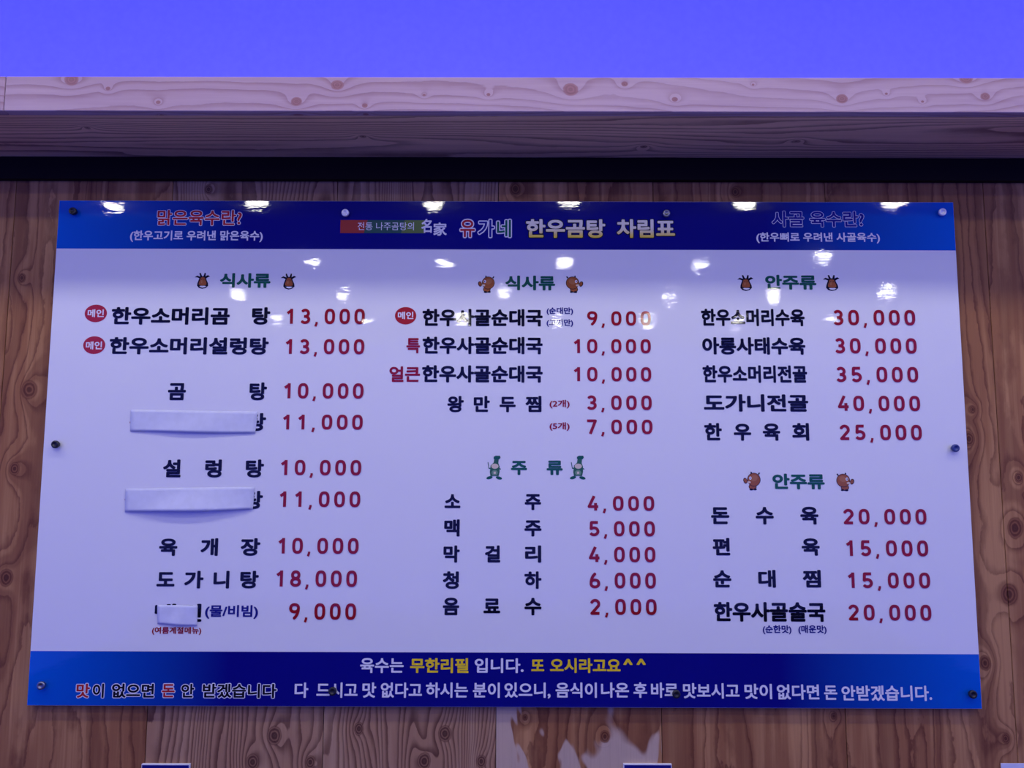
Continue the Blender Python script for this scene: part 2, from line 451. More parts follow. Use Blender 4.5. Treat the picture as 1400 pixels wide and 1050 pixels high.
    '로': (920, '768,760 150,760 150,692 686,692 686,552 152,552 152,340 152,272 417,272 417,103 50,103 50,34 870,34 870,103 499,103 499,272 789,272 789,340 234,340 234,486 768,486'),
    '롱': (920, '590,207 458,216 325,207 227,179 166,133 145,70 166,7 227,-39 325,-67 458,-76 590,-67 688,-39 749,7 770,70 749,133 688,179|361,148 458,153 555,148 626,132 671,106 686,70 671,34 626,8 555,-8 458,-14 361,-8 289,8 244,34 229,70 244,106 289,132|764,801 153,801 153,735 682,735 682,646 155,646 155,494 155,429 418,429 418,345 49,345 49,278 869,278 869,345 500,345 500,429 783,429 783,494 237,494 237,585 764,585'),
    '료': (920, '768,760 150,760 150,692 686,692 686,553 152,553 152,341 152,273 279,273 279,103 50,103 50,34 870,34 870,103 649,103 649,273 789,273 789,341 234,341 234,486 768,486|360,103 360,273 568,273 568,103'),
    '류': (920, '869,288 49,288 49,221 262,221 262,-78 345,-78 345,221 573,221 573,-78 656,-78 656,221 869,221|770,792 147,792 147,724 686,724 686,622 150,622 150,448 150,380 790,380 790,448 233,448 233,559 770,559'),
    '름': (920, '869,360 49,360 49,293 869,293|160,211 160,-66 765,-66 765,211|241,144 683,144 683,2 241,2|764,805 153,805 153,739 682,739 682,652 155,652 155,502 155,437 783,437 783,502 237,502 237,590 764,590'),
    '리': (920, '791,827 709,827 709,-79 791,-79|518,743 100,743 100,675 434,675 434,487 102,487 102,140 177,140 291,141 402,146 514,156 632,173 624,241 510,225 401,216 295,210 186,209 186,420 518,420'),
    '림': (920, '791,826 708,826 708,290 791,290|207,241 207,-66 791,-66 791,241|288,174 710,174 710,2 288,2|505,772 95,772 95,705 424,705 424,590 97,590 97,333 170,333 288,334 396,338 501,347 609,362 599,430 495,416 395,407 291,403 178,402 178,525 505,525'),
    '막': (920, '87,759 87,358 503,358 503,759|168,693 422,693 422,425 168,425|752,243 164,243 164,176 669,176 669,-79 752,-79|752,827 669,827 669,291 752,291 752,523 885,523 885,592 752,592'),
    '만': (920, '87,745 87,327 503,327 503,745|168,678 422,678 422,394 168,394|752,827 669,827 669,164 752,164 752,483 885,483 885,552 752,552|271,227 189,227 189,-58 792,-58 792,10 271,10'),
    '맑': (920, '435,302 140,302 140,238 355,238 355,153 142,153 142,-66 196,-66 294,-65 372,-62 438,-56 503,-44 494,19 436,9 376,3 307,0 223,-1 223,94 435,94|752,302 474,302 474,235 670,235 670,-70 752,-70|87,774 87,403 503,403 503,774|168,708 422,708 422,470 168,470|752,827 669,827 669,348 752,348 752,557 885,557 885,626 752,626'),
    '맛': (920, '87,758 87,356 494,356 494,758|168,691 412,691 412,423 168,423|752,827 669,827 669,226 752,226 752,511 885,511 885,580 752,580|519,269 437,269 437,242 413,153 347,79 251,24 136,-8 169,-74 266,-47 354,-5 427,51 479,122 531,51 604,-5 691,-47 788,-74 821,-8 706,24 610,79 544,153 519,242'),
    '매': (920, '82,722 82,165 427,165 427,722|160,656 349,656 349,231 160,231|819,827 739,827 739,469 617,469 617,808 538,808 538,-32 617,-32 617,400 739,400 739,-78 819,-78'),
    '맥': (920, '812,238 206,238 206,170 730,170 730,-78 812,-78|90,749 90,356 439,356 439,749|168,684 361,684 361,421 168,421|812,826 733,826 733,594 617,594 617,809 539,809 539,294 617,294 617,526 733,526 733,288 812,288'),
    '머': (920, '794,827 712,827 712,497 497,497 497,738 86,738 86,151 497,151 497,429 712,429 712,-79 794,-79|168,672 416,672 416,217 168,217'),
    '메': (920, '638,808 559,808 559,486 427,486 427,722 82,722 82,165 427,165 427,418 559,418 559,-32 638,-32|160,656 349,656 349,231 160,231|819,827 739,827 739,-78 819,-78'),
    '면': (920, '794,826 711,826 711,668 504,668 504,748 92,748 92,325 504,325 504,406 711,406 711,166 794,166|173,681 423,681 423,391 173,391|504,599 711,599 711,474 504,474|296,225 213,225 213,-58 815,-58 815,10 296,10'),
    '무': (920, '154,777 154,424 764,424 764,777|235,710 682,710 682,490 235,490|869,302 49,302 49,234 416,234 416,-77 498,-77 498,234 869,234'),
    '물': (920, '156,797 156,521 761,521 761,797|237,731 679,731 679,587 237,587|867,446 50,446 50,379 416,379 416,291 149,291 149,227 681,227 681,148 151,148 151,-3 151,-68 789,-68 789,-3 232,-3 232,87 762,87 762,291 499,291 499,379 867,379'),
    '바': (920, '168,750 86,750 86,139 507,139 507,750 425,750 425,512 168,512|168,446 425,446 425,208 168,208|745,827 662,827 662,-78 745,-78 745,400 893,400 893,471 745,471'),
    '받': (920, '169,776 87,776 87,354 506,354 506,776 424,776 424,638 169,638|169,572 424,572 424,421 169,421|752,827 669,827 669,298 752,298 752,540 885,540 885,609 752,609|186,248 186,2 186,-65 776,-65 776,2 269,2 269,181 759,181 759,248'),
    '보': (920, '229,763 146,763 146,300 417,300 417,106 50,106 50,37 870,37 870,106 499,106 499,300 771,300 771,763 689,763 689,602 229,602|229,534 689,534 689,368 229,368'),
    '분': (920, '240,798 158,798 158,436 760,436 760,798 678,798 678,683 240,683|240,619 678,619 678,503 240,503|869,349 49,349 49,282 424,282 424,107 506,107 506,282 869,282|235,188 153,188 153,-58 778,-58 778,10 235,10'),
    '비': (920, '790,827 707,827 707,-79 790,-79|184,750 101,750 101,139 527,139 527,750 445,750 445,512 184,512|184,446 445,446 445,208 184,208'),
    '빔': (920, '179,780 97,780 97,360 520,360 520,780 438,780 438,642 179,642|179,575 438,575 438,427 179,427|791,826 708,826 708,300 791,300|207,251 207,-65 791,-65 791,251|288,185 710,185 710,3 288,3'),
    '뼈': (920, '141,743 71,743 71,142 316,142 316,743 246,743 246,511 141,511|141,445 246,445 246,210 141,210|811,827 731,827 731,598 622,598 622,743 553,743 553,511 447,511 447,743 377,743 377,142 622,142 622,293 731,293 731,-78 811,-78|622,530 731,530 731,362 622,362|447,445 553,445 553,210 447,210'),
    '사': (920, '353,749 271,749 271,587 253,463 204,347 129,250 37,182 88,115 161,166 224,235 275,320 313,415 350,325 401,246 462,181 532,133 583,199 493,264 420,357 371,468 353,587|745,827 662,827 662,-78 745,-78 745,390 893,390 893,461 745,461'),
    '설': (920, '794,827 711,827 711,663 514,663 514,595 711,595 711,360 794,360|357,798 276,798 276,714 260,620 214,537 142,470 49,424 93,358 168,394 231,443 282,504 318,575 355,511 404,456 465,412 535,379 579,444 489,488 419,551 373,628 357,714|794,314 212,314 212,248 712,248 712,160 214,160 214,1 214,-66 827,-66 827,1 295,1 295,97 794,97'),
    '소': (920, '499,766 412,766 412,697 383,589 307,496 201,425 82,386 118,317 221,350 317,405 398,478 456,568 514,478 595,405 692,350 795,317 831,386 712,425 605,496 528,589 499,697|497,328 415,328 415,108 50,108 50,40 870,40 870,108 497,108'),
    '수': (920, '502,795 416,795 416,744 389,653 316,575 212,516 92,483 125,416 229,443 324,489 403,551 460,627 517,551 596,489 690,443 794,416 827,483 707,516 603,575 530,653 502,744|867,318 50,318 50,249 416,249 416,-78 498,-78 498,249 867,249'),
    '순': (920, '501,804 416,804 416,760 389,673 317,598 216,541 99,508 131,443 233,470 326,514 404,574 459,648 515,575 593,515 685,471 786,444 818,510 702,543 600,600 528,675 501,760|869,367 49,367 49,299 424,299 424,116 506,116 506,299 869,299|236,203 153,203 153,-58 778,-58 778,10 236,10'),
    '술': (920, '501,822 416,822 416,789 389,711 317,646 214,598 95,572 123,509 227,531 322,569 402,622 458,688 515,622 594,569 689,531 794,509 822,572 703,598 600,646 528,711 501,789|867,450 50,450 50,383 416,383 416,294 149,294 149,229 681,229 681,148 151,148 151,-3 151,-68 789,-68 789,-3 232,-3 232,87 762,87 762,294 499,294 499,383 867,383'),
    '습': (920, '235,284 153,284 153,-66 760,-66 760,284 678,284 678,180 235,180|235,115 678,115 678,1 235,1|867,415 50,415 50,347 867,347|501,817 416,817 416,776 389,695 317,626 215,574 96,544 127,478 230,503 324,544 403,601 459,670 515,601 593,544 687,503 790,478 820,544 703,574 600,626 528,696 501,776'),
    '시': (920, '790,827 707,827 707,-79 790,-79|371,749 288,749 288,587 269,460 217,342 140,245 45,179 96,110 172,161 238,230 291,316 331,413 370,321 424,241 489,175 562,128 612,194 518,258 442,352 390,465 371,587'),
    '식': (920, '791,237 187,237 187,169 708,169 708,-78 791,-78|791,827 708,827 708,283 791,283|369,784 285,784 285,696 269,598 223,509 151,437 58,386 100,320 175,358 240,411 291,476 328,551 366,481 417,421 481,372 554,336 595,402 503,449 432,518 385,602 369,696'),
    '아': (920, '382,735 290,757 198,735 127,672 80,572 63,442 80,311 127,212 198,148 290,126 382,148 453,212 500,311 517,442 500,572 453,672|230,666 290,683 350,666 397,617 427,541 438,442 427,342 397,266 350,217 290,200 230,217 183,266 153,342 142,442 153,541 183,617|745,827 662,827 662,-78 745,-78 745,396 893,396 893,466 745,466'),
    '안': (920, '396,747 302,763 209,747 134,701 84,630 66,540 84,450 134,380 209,334 302,317 396,334 471,380 520,450 538,540 520,630 471,701|241,680 302,691 364,680 413,649 446,601 458,540 446,479 413,432 364,401 302,390 241,401 192,432 159,479 147,540 159,601 192,649|752,827 669,827 669,161 752,161 752,483 885,483 885,552 752,552|271,229 189,229 189,-58 792,-58 792,10 271,10'),
    '얼': (920, '793,827 711,827 711,626 526,626 500,696 451,749 381,784 297,796 204,781 130,739 81,674 64,591 81,508 130,443 204,400 297,385 382,398 451,433 500,488 526,558 711,558 711,367 793,367|235,718 297,728 358,718 407,690 438,646 450,591 438,535 407,492 358,463 297,453 235,463 187,492 155,535 143,591 155,646 187,690|793,317 211,317 211,251 711,251 711,162 213,162 213,1 213,-66 827,-66 827,1 295,1 295,99 793,99'),
    '없': (920, '231,296 153,296 153,-66 466,-66 466,296 389,296 389,184 231,184|231,121 389,121 389,-1 231,-1|794,827 711,827 711,615 526,615 500,685 450,740 381,775 297,787 203,772 130,729 81,663 64,579 81,494 130,428 203,385 297,370 382,383 452,418 501,474 527,546 711,546 711,348 794,348|235,708 297,718 358,708 407,679 439,635 450,579 439,523 407,478 358,449 297,439 235,449 186,478 154,523 143,579 154,635 186,679|723,302 641,302 641,226 631,157 600,90 548,33 477,-10 519,-73 574,-42 619,-3 655,44 682,97 707,44 743,-3 789,-43 845,-73 888,-10 816,31 765,87 733,154 723,226'),
    '여': (920, '794,827 712,827 712,625 480,625 446,681 402,723 350,748 291,757 200,735 129,672 83,572 66,442 83,311 129,212 200,148 291,126 353,136 407,164 452,210 486,271 712,271 712,-79 794,-79|232,666 291,683 351,666 397,617 427,541 438,442 427,342 397,266 351,217 291,200 232,217 186,266 156,342 145,442 156,541 186,617|503,557 712,557 712,339 506,339 511,363 514,388 515,415 516,442 515,473 513,502 509,530'),
    '오': (920, '590,751 458,768 327,751 223,703 155,628 130,531 151,439 210,368 301,319 417,295 417,107 50,107 50,38 870,38 870,107 499,107 499,295 615,319 706,368 766,439 787,531 762,628 694,703|359,689 458,701 558,689 637,654 688,601 707,531 688,460 637,407 558,372 458,360 359,372 280,407 229,460 210,531 229,601 280,654'),
    '온': (920, '590,788 458,800 326,788 226,752 162,695 140,620 159,548 215,494 302,457 417,440 417,346 50,346 50,278 867,278 867,346 500,346 500,440 615,457 702,494 757,548 776,620 754,695 690,752|362,725 458,733 555,725 628,703 675,667 691,620 675,572 628,537 555,515 458,507 362,515 288,536 241,572 225,620 241,667 288,703|238,204 155,204 155,-58 776,-58 776,10 238,10'),
    '왕': (920, '585,229 461,240 337,229 244,199 185,149 165,82 185,16 244,-34 337,-65 461,-76 585,-65 678,-34 737,16 757,82 737,149 678,199|371,169 461,175 551,169 618,151 660,121 675,82 660,43 618,13 551,-5 461,-11 371,-5 303,13 261,43 246,82 261,121 303,151|414,781 323,793 232,781 162,748 116,695 100,627 113,565 150,515 208,480 284,462 284,379 221,377 161,376 103,376 49,376 59,309 185,310 326,315 472,326 618,346 611,405 552,397 491,391 429,386 367,382 367,463 441,482 497,517 533,566 546,627 530,695 484,748|264,723 323,730 382,723 428,702 457,670 468,627 457,584 428,551 382,530 323,522 264,530 218,551 189,584 178,627 189,670 218,702|751,826 668,826 668,249 751,249 751,504 883,504 883,574 751,574'),
    '요': (920, '590,753 458,770 326,753 222,706 154,633 130,537 138,479 162,429 200,386 251,351 251,107 50,107 50,38 870,38 870,107 668,107 668,352 718,386 755,429 779,480 787,537 763,633 695,706|358,692 458,704 558,692 637,658 688,606 707,537 688,469 637,416 558,382 458,370 358,382 280,416 228,469 210,537 228,606 280,658|333,107 333,320 362,313 393,309 425,306 458,305 492,306 525,309 556,313 585,320 585,107'),
    '우': (920, '586,777 457,791 328,777 228,737 164,675 141,592 164,510 229,448 328,408 457,394 586,408 686,448 751,510 774,592 751,675 686,737|363,715 457,724 552,715 625,688 672,646 689,592 672,538 625,496 552,470 457,461 363,470 290,497 243,538 226,592 243,646 290,688|869,309 49,309 49,240 416,240 416,-78 498,-78 498,240 869,240'),
    '운': (920, '589,791 458,804 328,791 228,755 164,698 141,622 164,546 228,490 328,454 458,441 589,454 689,490 752,546 775,622 752,698 689,755|364,729 458,737 552,729 624,706 671,670 687,622 671,575 624,539 552,517 458,509 364,517 292,539 246,575 229,622 246,670 292,706|869,368 49,368 49,300 424,300 424,117 508,117 508,300 869,300|237,206 154,206 154,-58 778,-58 778,11 237,11'),
    '유': (920, '586,777 457,791 328,777 228,737 164,675 141,593 164,512 229,450 328,411 457,397 586,411 686,450 751,512 774,593 751,675 686,737|363,715 457,724 552,715 625,689 672,647 689,593 672,540 625,499 552,473 457,464 363,473 290,499 243,540 226,593 243,647 290,689|869,312 49,312 49,244 260,244 260,-78 345,-78 345,244 571,244 571,-78 655,-78 655,244 869,244'),
    '육': (920, '590,794 458,806 326,794 226,760 162,706 140,633 162,560 226,505 326,471 458,459 590,471 690,505 754,560 776,633 754,706 690,760|361,733 458,740 555,733 628,712 675,678 691,633 675,587 628,553 555,532 458,525 361,532 288,553 241,587 225,633 241,678 288,712|867,391 50,391 50,324 265,324 265,211 141,211 141,144 683,144 683,-78 766,-78 766,211 651,211 651,324 867,324|348,211 348,324 569,324 569,211'),
    '으': (920, '589,751 458,769 328,751 224,701 155,622 130,520 155,417 224,338 328,288 458,270 589,288 693,338 762,417 787,520 762,622 693,701|359,689 458,702 557,689 636,652 688,594 707,520 688,446 636,388 557,351 458,338 359,351 280,388 228,446 209,520 228,594 280,652|870,111 50,111 50,42 870,42'),
    '은': (920, '867,351 50,351 50,284 867,284|590,784 458,796 326,784 226,748 162,692 140,616 162,540 226,483 326,447 458,435 590,447 690,483 754,540 776,616 754,692 690,748|362,721 458,729 555,721 628,699 675,663 691,616 675,568 628,533 555,511 458,503 362,511 288,533 241,568 225,616 241,663 288,699|238,204 155,204 155,-58 776,-58 776,10 238,10'),
    '음': (920, '590,795 458,807 326,795 226,762 162,707 140,635 162,563 226,510 326,477 458,465 590,477 691,510 754,563 776,635 754,707 691,762|361,734 458,741 555,734 628,713 675,680 691,635 675,591 628,559 555,538 458,531 361,538 288,559 241,591 225,635 241,680 288,713|150,232 150,-66 767,-66 767,232|231,165 686,165 686,2 231,2|867,388 50,388 50,320 867,320'),
    '의': (920, '440,745 343,761 246,745 169,702 118,634 100,548 118,462 169,394 246,351 343,335 440,351 517,394 567,462 585,548 567,634 517,702|279,679 343,689 407,679 458,650 492,605 504,548 492,491 458,446 407,417 343,407 279,417 228,446 194,491 182,548 194,605 228,650|787,827 704,827 704,-79 787,-79|652,159 645,220 493,203 338,193 189,190 55,189 66,119 197,120 343,124 497,136'),
    '이': (920, '790,827 707,827 707,-79 790,-79|405,735 313,757 221,735 148,672 100,572 83,442 100,311 148,212 221,148 313,126 405,148 477,212 525,311 542,442 525,572 477,672|252,666 313,683 373,666 421,617 451,541 462,442 451,342 421,266 373,217 313,200 252,217 205,266 174,342 163,442 174,541 205,617'),
    '인': (920, '791,826 708,826 708,166 791,166|293,233 210,233 210,-58 819,-58 819,10 293,10|400,747 306,763 213,747 138,701 88,631 70,541 88,451 138,380 213,334 306,318 400,334 475,380 524,451 542,541 524,631 475,701|245,680 306,691 367,680 417,649 449,602 461,541 449,480 417,433 367,402 306,391 245,402 196,433 163,480 151,541 163,602 196,649'),
    '입': (920, '791,827 708,827 708,341 791,341|290,296 209,296 209,-66 791,-66 791,296 709,296 709,187 290,187|290,121 709,121 709,2 290,2|401,769 306,784 212,769 137,726 88,660 70,575 88,491 137,425 212,382 306,367 401,382 475,425 524,491 542,575 524,660 475,726|244,704 306,714 368,704 417,675 449,631 461,575 449,519 417,475 368,446 306,436 244,446 195,475 163,519 151,575 163,631 195,675'),
    '있': (920, '791,826 708,826 708,310 791,310|401,759 306,774 212,759 137,715 88,648 70,562 88,477 137,411 212,367 306,352 401,367 475,411 524,477 542,562 524,648 475,715|244,694 306,704 368,694 417,664 449,620 461,562 449,505 417,460 368,431 306,421 244,431 195,460 163,505 151,562 163,620 195,665|355,270 275,270 275,222 263,156 227,92 170,37 94,-4 135,-65 195,-36 245,3 285,50 314,102 340,48 376,-1 424,-42 483,-73 540,-41 587,1 623,51 649,105 678,51 718,3 769,-36 831,-65 872,-4 795,35 738,88 703,153 691,222 691,270 610,270 610,222 602,166 577,109 537,54 481,8 426,51 387,103 363,162 355,222'),
    '장': (920, '588,246 464,257 339,246 246,213 187,161 166,91 187,21 246,-32 339,-65 464,-76 588,-65 681,-32 740,21 760,91 740,161 681,213|374,184 464,191 554,184 622,165 664,133 679,91 664,48 622,17 554,-3 464,-10 374,-3 306,16 263,48 248,91 263,133 306,165|555,760 71,760 71,692 273,692 273,656 257,562 211,479 139,410 46,363 88,297 164,334 228,384 280,446 316,519 352,455 402,401 463,357 535,324 574,389 484,433 415,495 371,572 356,657 356,692 555,692|752,827 669,827 669,282 752,282 752,528 885,528 885,597 752,597'),
    '전': (920, '794,826 711,826 711,577 529,577 529,509 711,509 711,163 794,163|562,753 79,753 79,685 280,685 280,641 263,547 217,462 145,393 53,345 96,278 171,316 235,367 287,431 323,504 359,438 409,381 470,334 541,299 583,365 494,411 424,477 380,555 364,641 364,685 562,685|299,222 217,222 217,-58 819,-58 819,10 299,10'),
    '절': (920, '793,827 711,827 711,625 533,625 533,558 711,558 711,360 793,360|561,780 78,780 78,712 279,712 279,689 262,604 215,525 144,460 53,414 94,349 169,384 233,433 284,492 321,561 357,499 407,446 469,402 541,370 580,436 492,478 423,537 378,609 362,688 362,712 561,712|793,315 211,315 211,248 711,248 711,160 213,160 213,-2 213,-68 827,-68 827,-2 295,-2 295,97 793,97'),
    '주': (920, '789,770 127,770 127,704 412,704 412,699 385,614 315,541 214,485 98,454 130,388 233,415 326,460 404,520 458,595 513,520 591,460 685,415 788,388 819,454 703,485 602,541 532,614 505,699 505,704 789,704|867,312 50,312 50,244 416,244 416,-77 498,-77 498,244 867,244'),
    '찜': (920, '801,827 718,827 718,297 801,297|202,247 202,-66 801,-66 801,247|283,181 720,181 720,2 283,2|334,764 75,764 75,696 188,696 188,658 180,589 154,517 110,451 44,399 88,338 136,372 175,414 205,462 226,515 245,461 273,410 309,366 356,329 403,365 440,410 467,460 486,514 508,461 538,413 577,371 625,338 668,399 603,449 558,515 533,587 525,658 525,696 633,696 633,764 378,764 378,696 445,696 445,658 441,601 426,538 399,476 356,422 312,478 285,540 270,603 266,658 266,696 334,696'),
    '차': (920, '352,810 269,810 269,670 66,670 66,603 270,603 270,534 253,419 205,313 133,224 41,161 88,97 161,144 224,208 275,286 312,375 348,292 396,219 456,159 525,114 572,177 483,239 413,325 367,426 351,534 351,603 552,603 552,670 352,670|745,827 662,827 662,-78 745,-78 745,386 893,386 893,456 745,456'),
    '청': (920, '622,244 496,255 370,244 275,212 216,160 195,90 216,20 275,-32 370,-65 496,-76 622,-65 717,-32 776,20 797,90 776,160 717,212|404,183 496,190 588,183 657,164 700,132 715,90 700,48 657,16 588,-4 496,-11 404,-4 336,16 292,48 277,90 292,132 336,164|359,831 276,831 276,718 75,718 75,651 276,651 276,634 260,546 214,467 143,403 52,358 92,293 167,327 231,375 282,435 319,504 357,442 408,389 472,347 546,317 585,382 493,422 422,481 375,553 358,634 358,651 558,651 558,718 359,718|794,827 711,827 711,569 530,569 530,501 711,501 711,279 794,279'),
    '큰': (920, '764,779 154,779 154,711 682,711 682,702 682,677 682,652 682,625 681,598 132,581 143,512 677,536 673,501 669,463 663,424 655,382 50,382 50,314 869,314 869,382 738,382 753,477 761,560 764,634 764,702|236,224 153,224 153,-58 782,-58 782,10 236,10'),
    '탕': (920, '589,237 465,248 340,237 247,206 188,155 167,86 188,17 247,-34 340,-65 465,-76 589,-65 683,-34 742,17 762,86 742,155 683,206|374,176 465,183 555,176 623,157 665,127 680,86 665,45 623,14 555,-5 465,-12 374,-5 306,14 264,45 249,86 264,127 306,157|752,827 669,827 669,271 752,271 752,524 885,524 885,593 752,593|91,763 91,331 160,331 285,332 389,336 482,344 572,357 563,424 477,412 390,404 291,400 174,399 174,517 488,517 488,583 174,583 174,696 504,696 504,763'),
    '태': (920, '86,723 86,145 144,145 244,146 328,149 405,157 482,169 474,238 403,227 332,220 255,216 165,215 165,418 428,418 428,484 165,484 165,656 442,656 442,723|819,827 739,827 739,464 619,464 619,808 540,808 540,-32 619,-32 619,396 739,396 739,-78 819,-78'),
    '통': (920, '589,205 458,214 326,205 229,177 169,131 148,69 169,6 229,-39 326,-67 458,-76 589,-67 686,-39 746,6 767,69 746,131 686,177|361,146 458,151 554,146 625,130 669,104 684,69 669,33 625,8 554,-8 458,-13 361,-8 290,8 246,33 231,69 246,104 290,130|157,801 157,436 416,436 416,348 49,348 49,281 867,281 867,348 499,348 499,436 771,436 771,501 240,501 240,589 742,589 742,652 240,652 240,735 766,735 766,801'),
    '특': (920, '867,349 49,349 49,282 867,282|761,195 141,195 141,128 678,128 678,-78 761,-78|157,803 157,434 771,434 771,499 240,499 240,589 742,589 742,653 240,653 240,737 766,737 766,803'),
    '편': (920, '794,827 711,827 711,655 560,655 560,587 711,587 711,483 560,483 560,414 711,414 711,154 794,154|553,754 77,754 77,686 166,686 166,361 52,360 62,290 181,291 313,295 451,304 585,320 581,382 552,379 523,376 493,373 463,371 463,686 553,686|247,362 247,686 383,686 383,366|298,209 215,209 215,-58 818,-58 818,10 298,10'),
    '표': (920, '793,743 122,743 122,675 262,675 262,382 124,382 124,314 277,314 277,100 50,100 50,32 870,32 870,100 638,100 638,314 791,314 791,382 652,382 652,675 793,675|345,382 345,675 570,675 570,382|360,100 360,314 555,314 555,100'),
    '필': (920, '792,827 709,827 709,358 792,358|792,314 203,314 203,248 710,248 710,158 205,158 205,-1 205,-68 825,-68 825,-1 287,-1 287,97 792,97|576,765 90,765 90,700 179,700 179,458 65,457 75,389 202,391 341,396 484,406 623,423 619,483 587,479 554,476 520,473 486,471 486,700 576,700|259,460 259,700 406,700 406,466'),
    '하': (920, '404,525 316,540 227,525 158,482 112,416 95,332 112,248 158,182 227,139 316,124 404,139 474,182 519,248 536,332 519,416 474,482|259,461 316,471 372,461 417,432 446,388 457,332 446,276 417,232 372,203 316,193 259,203 214,232 185,276 174,332 185,388 214,432|745,827 663,827 663,-78 745,-78 745,386 893,386 893,455 745,455|356,816 273,816 273,682 45,682 45,614 578,614 578,682 356,682'),
    '한': (920, '407,588 319,600 231,588 162,554 118,500 102,431 118,362 162,309 231,275 319,263 407,275 475,309 519,362 535,431 519,500 475,554|263,528 319,535 375,528 418,507 446,474 456,431 446,388 418,356 375,335 319,328 263,335 220,356 192,388 182,431 192,474 220,507|752,826 669,826 669,148 752,148 752,460 885,460 885,529 752,529|271,202 189,202 189,-58 792,-58 792,10 271,10|361,826 278,826 278,716 52,716 52,649 586,649 586,716 361,716'),
    '회': (920, '787,827 704,827 704,-78 787,-78|437,586 348,598 260,586 192,552 148,499 132,430 144,368 180,319 235,284 308,265 308,168 241,166 176,165 114,164 55,164 67,94 200,95 347,100 500,110 652,130 646,192 584,185 520,179 456,174 391,171 391,266 463,285 518,320 554,369 566,430 550,499 506,552|292,526 348,533 405,526 449,505 477,472 487,430 477,388 449,356 405,335 348,328 292,335 249,356 220,388 210,430 220,472 249,505|391,826 308,826 308,716 74,716 74,649 623,649 623,716 391,716'),
    '후': (920, '582,594 458,604 334,594 242,565 184,518 164,453 184,389 242,342 334,313 458,303 582,313 674,342 732,389 752,453 732,518 674,565|370,535 458,541 546,535 612,518 652,490 666,453 652,416 612,389 546,372 458,366 370,372 305,389 264,416 250,453 264,490 305,518|499,832 417,832 417,724 93,724 93,656 820,656 820,724 499,724|870,240 50,240 50,172 417,172 417,-79 499,-79 499,172 870,172'),
    ' ': (278, ''),
}

fill_outlines()

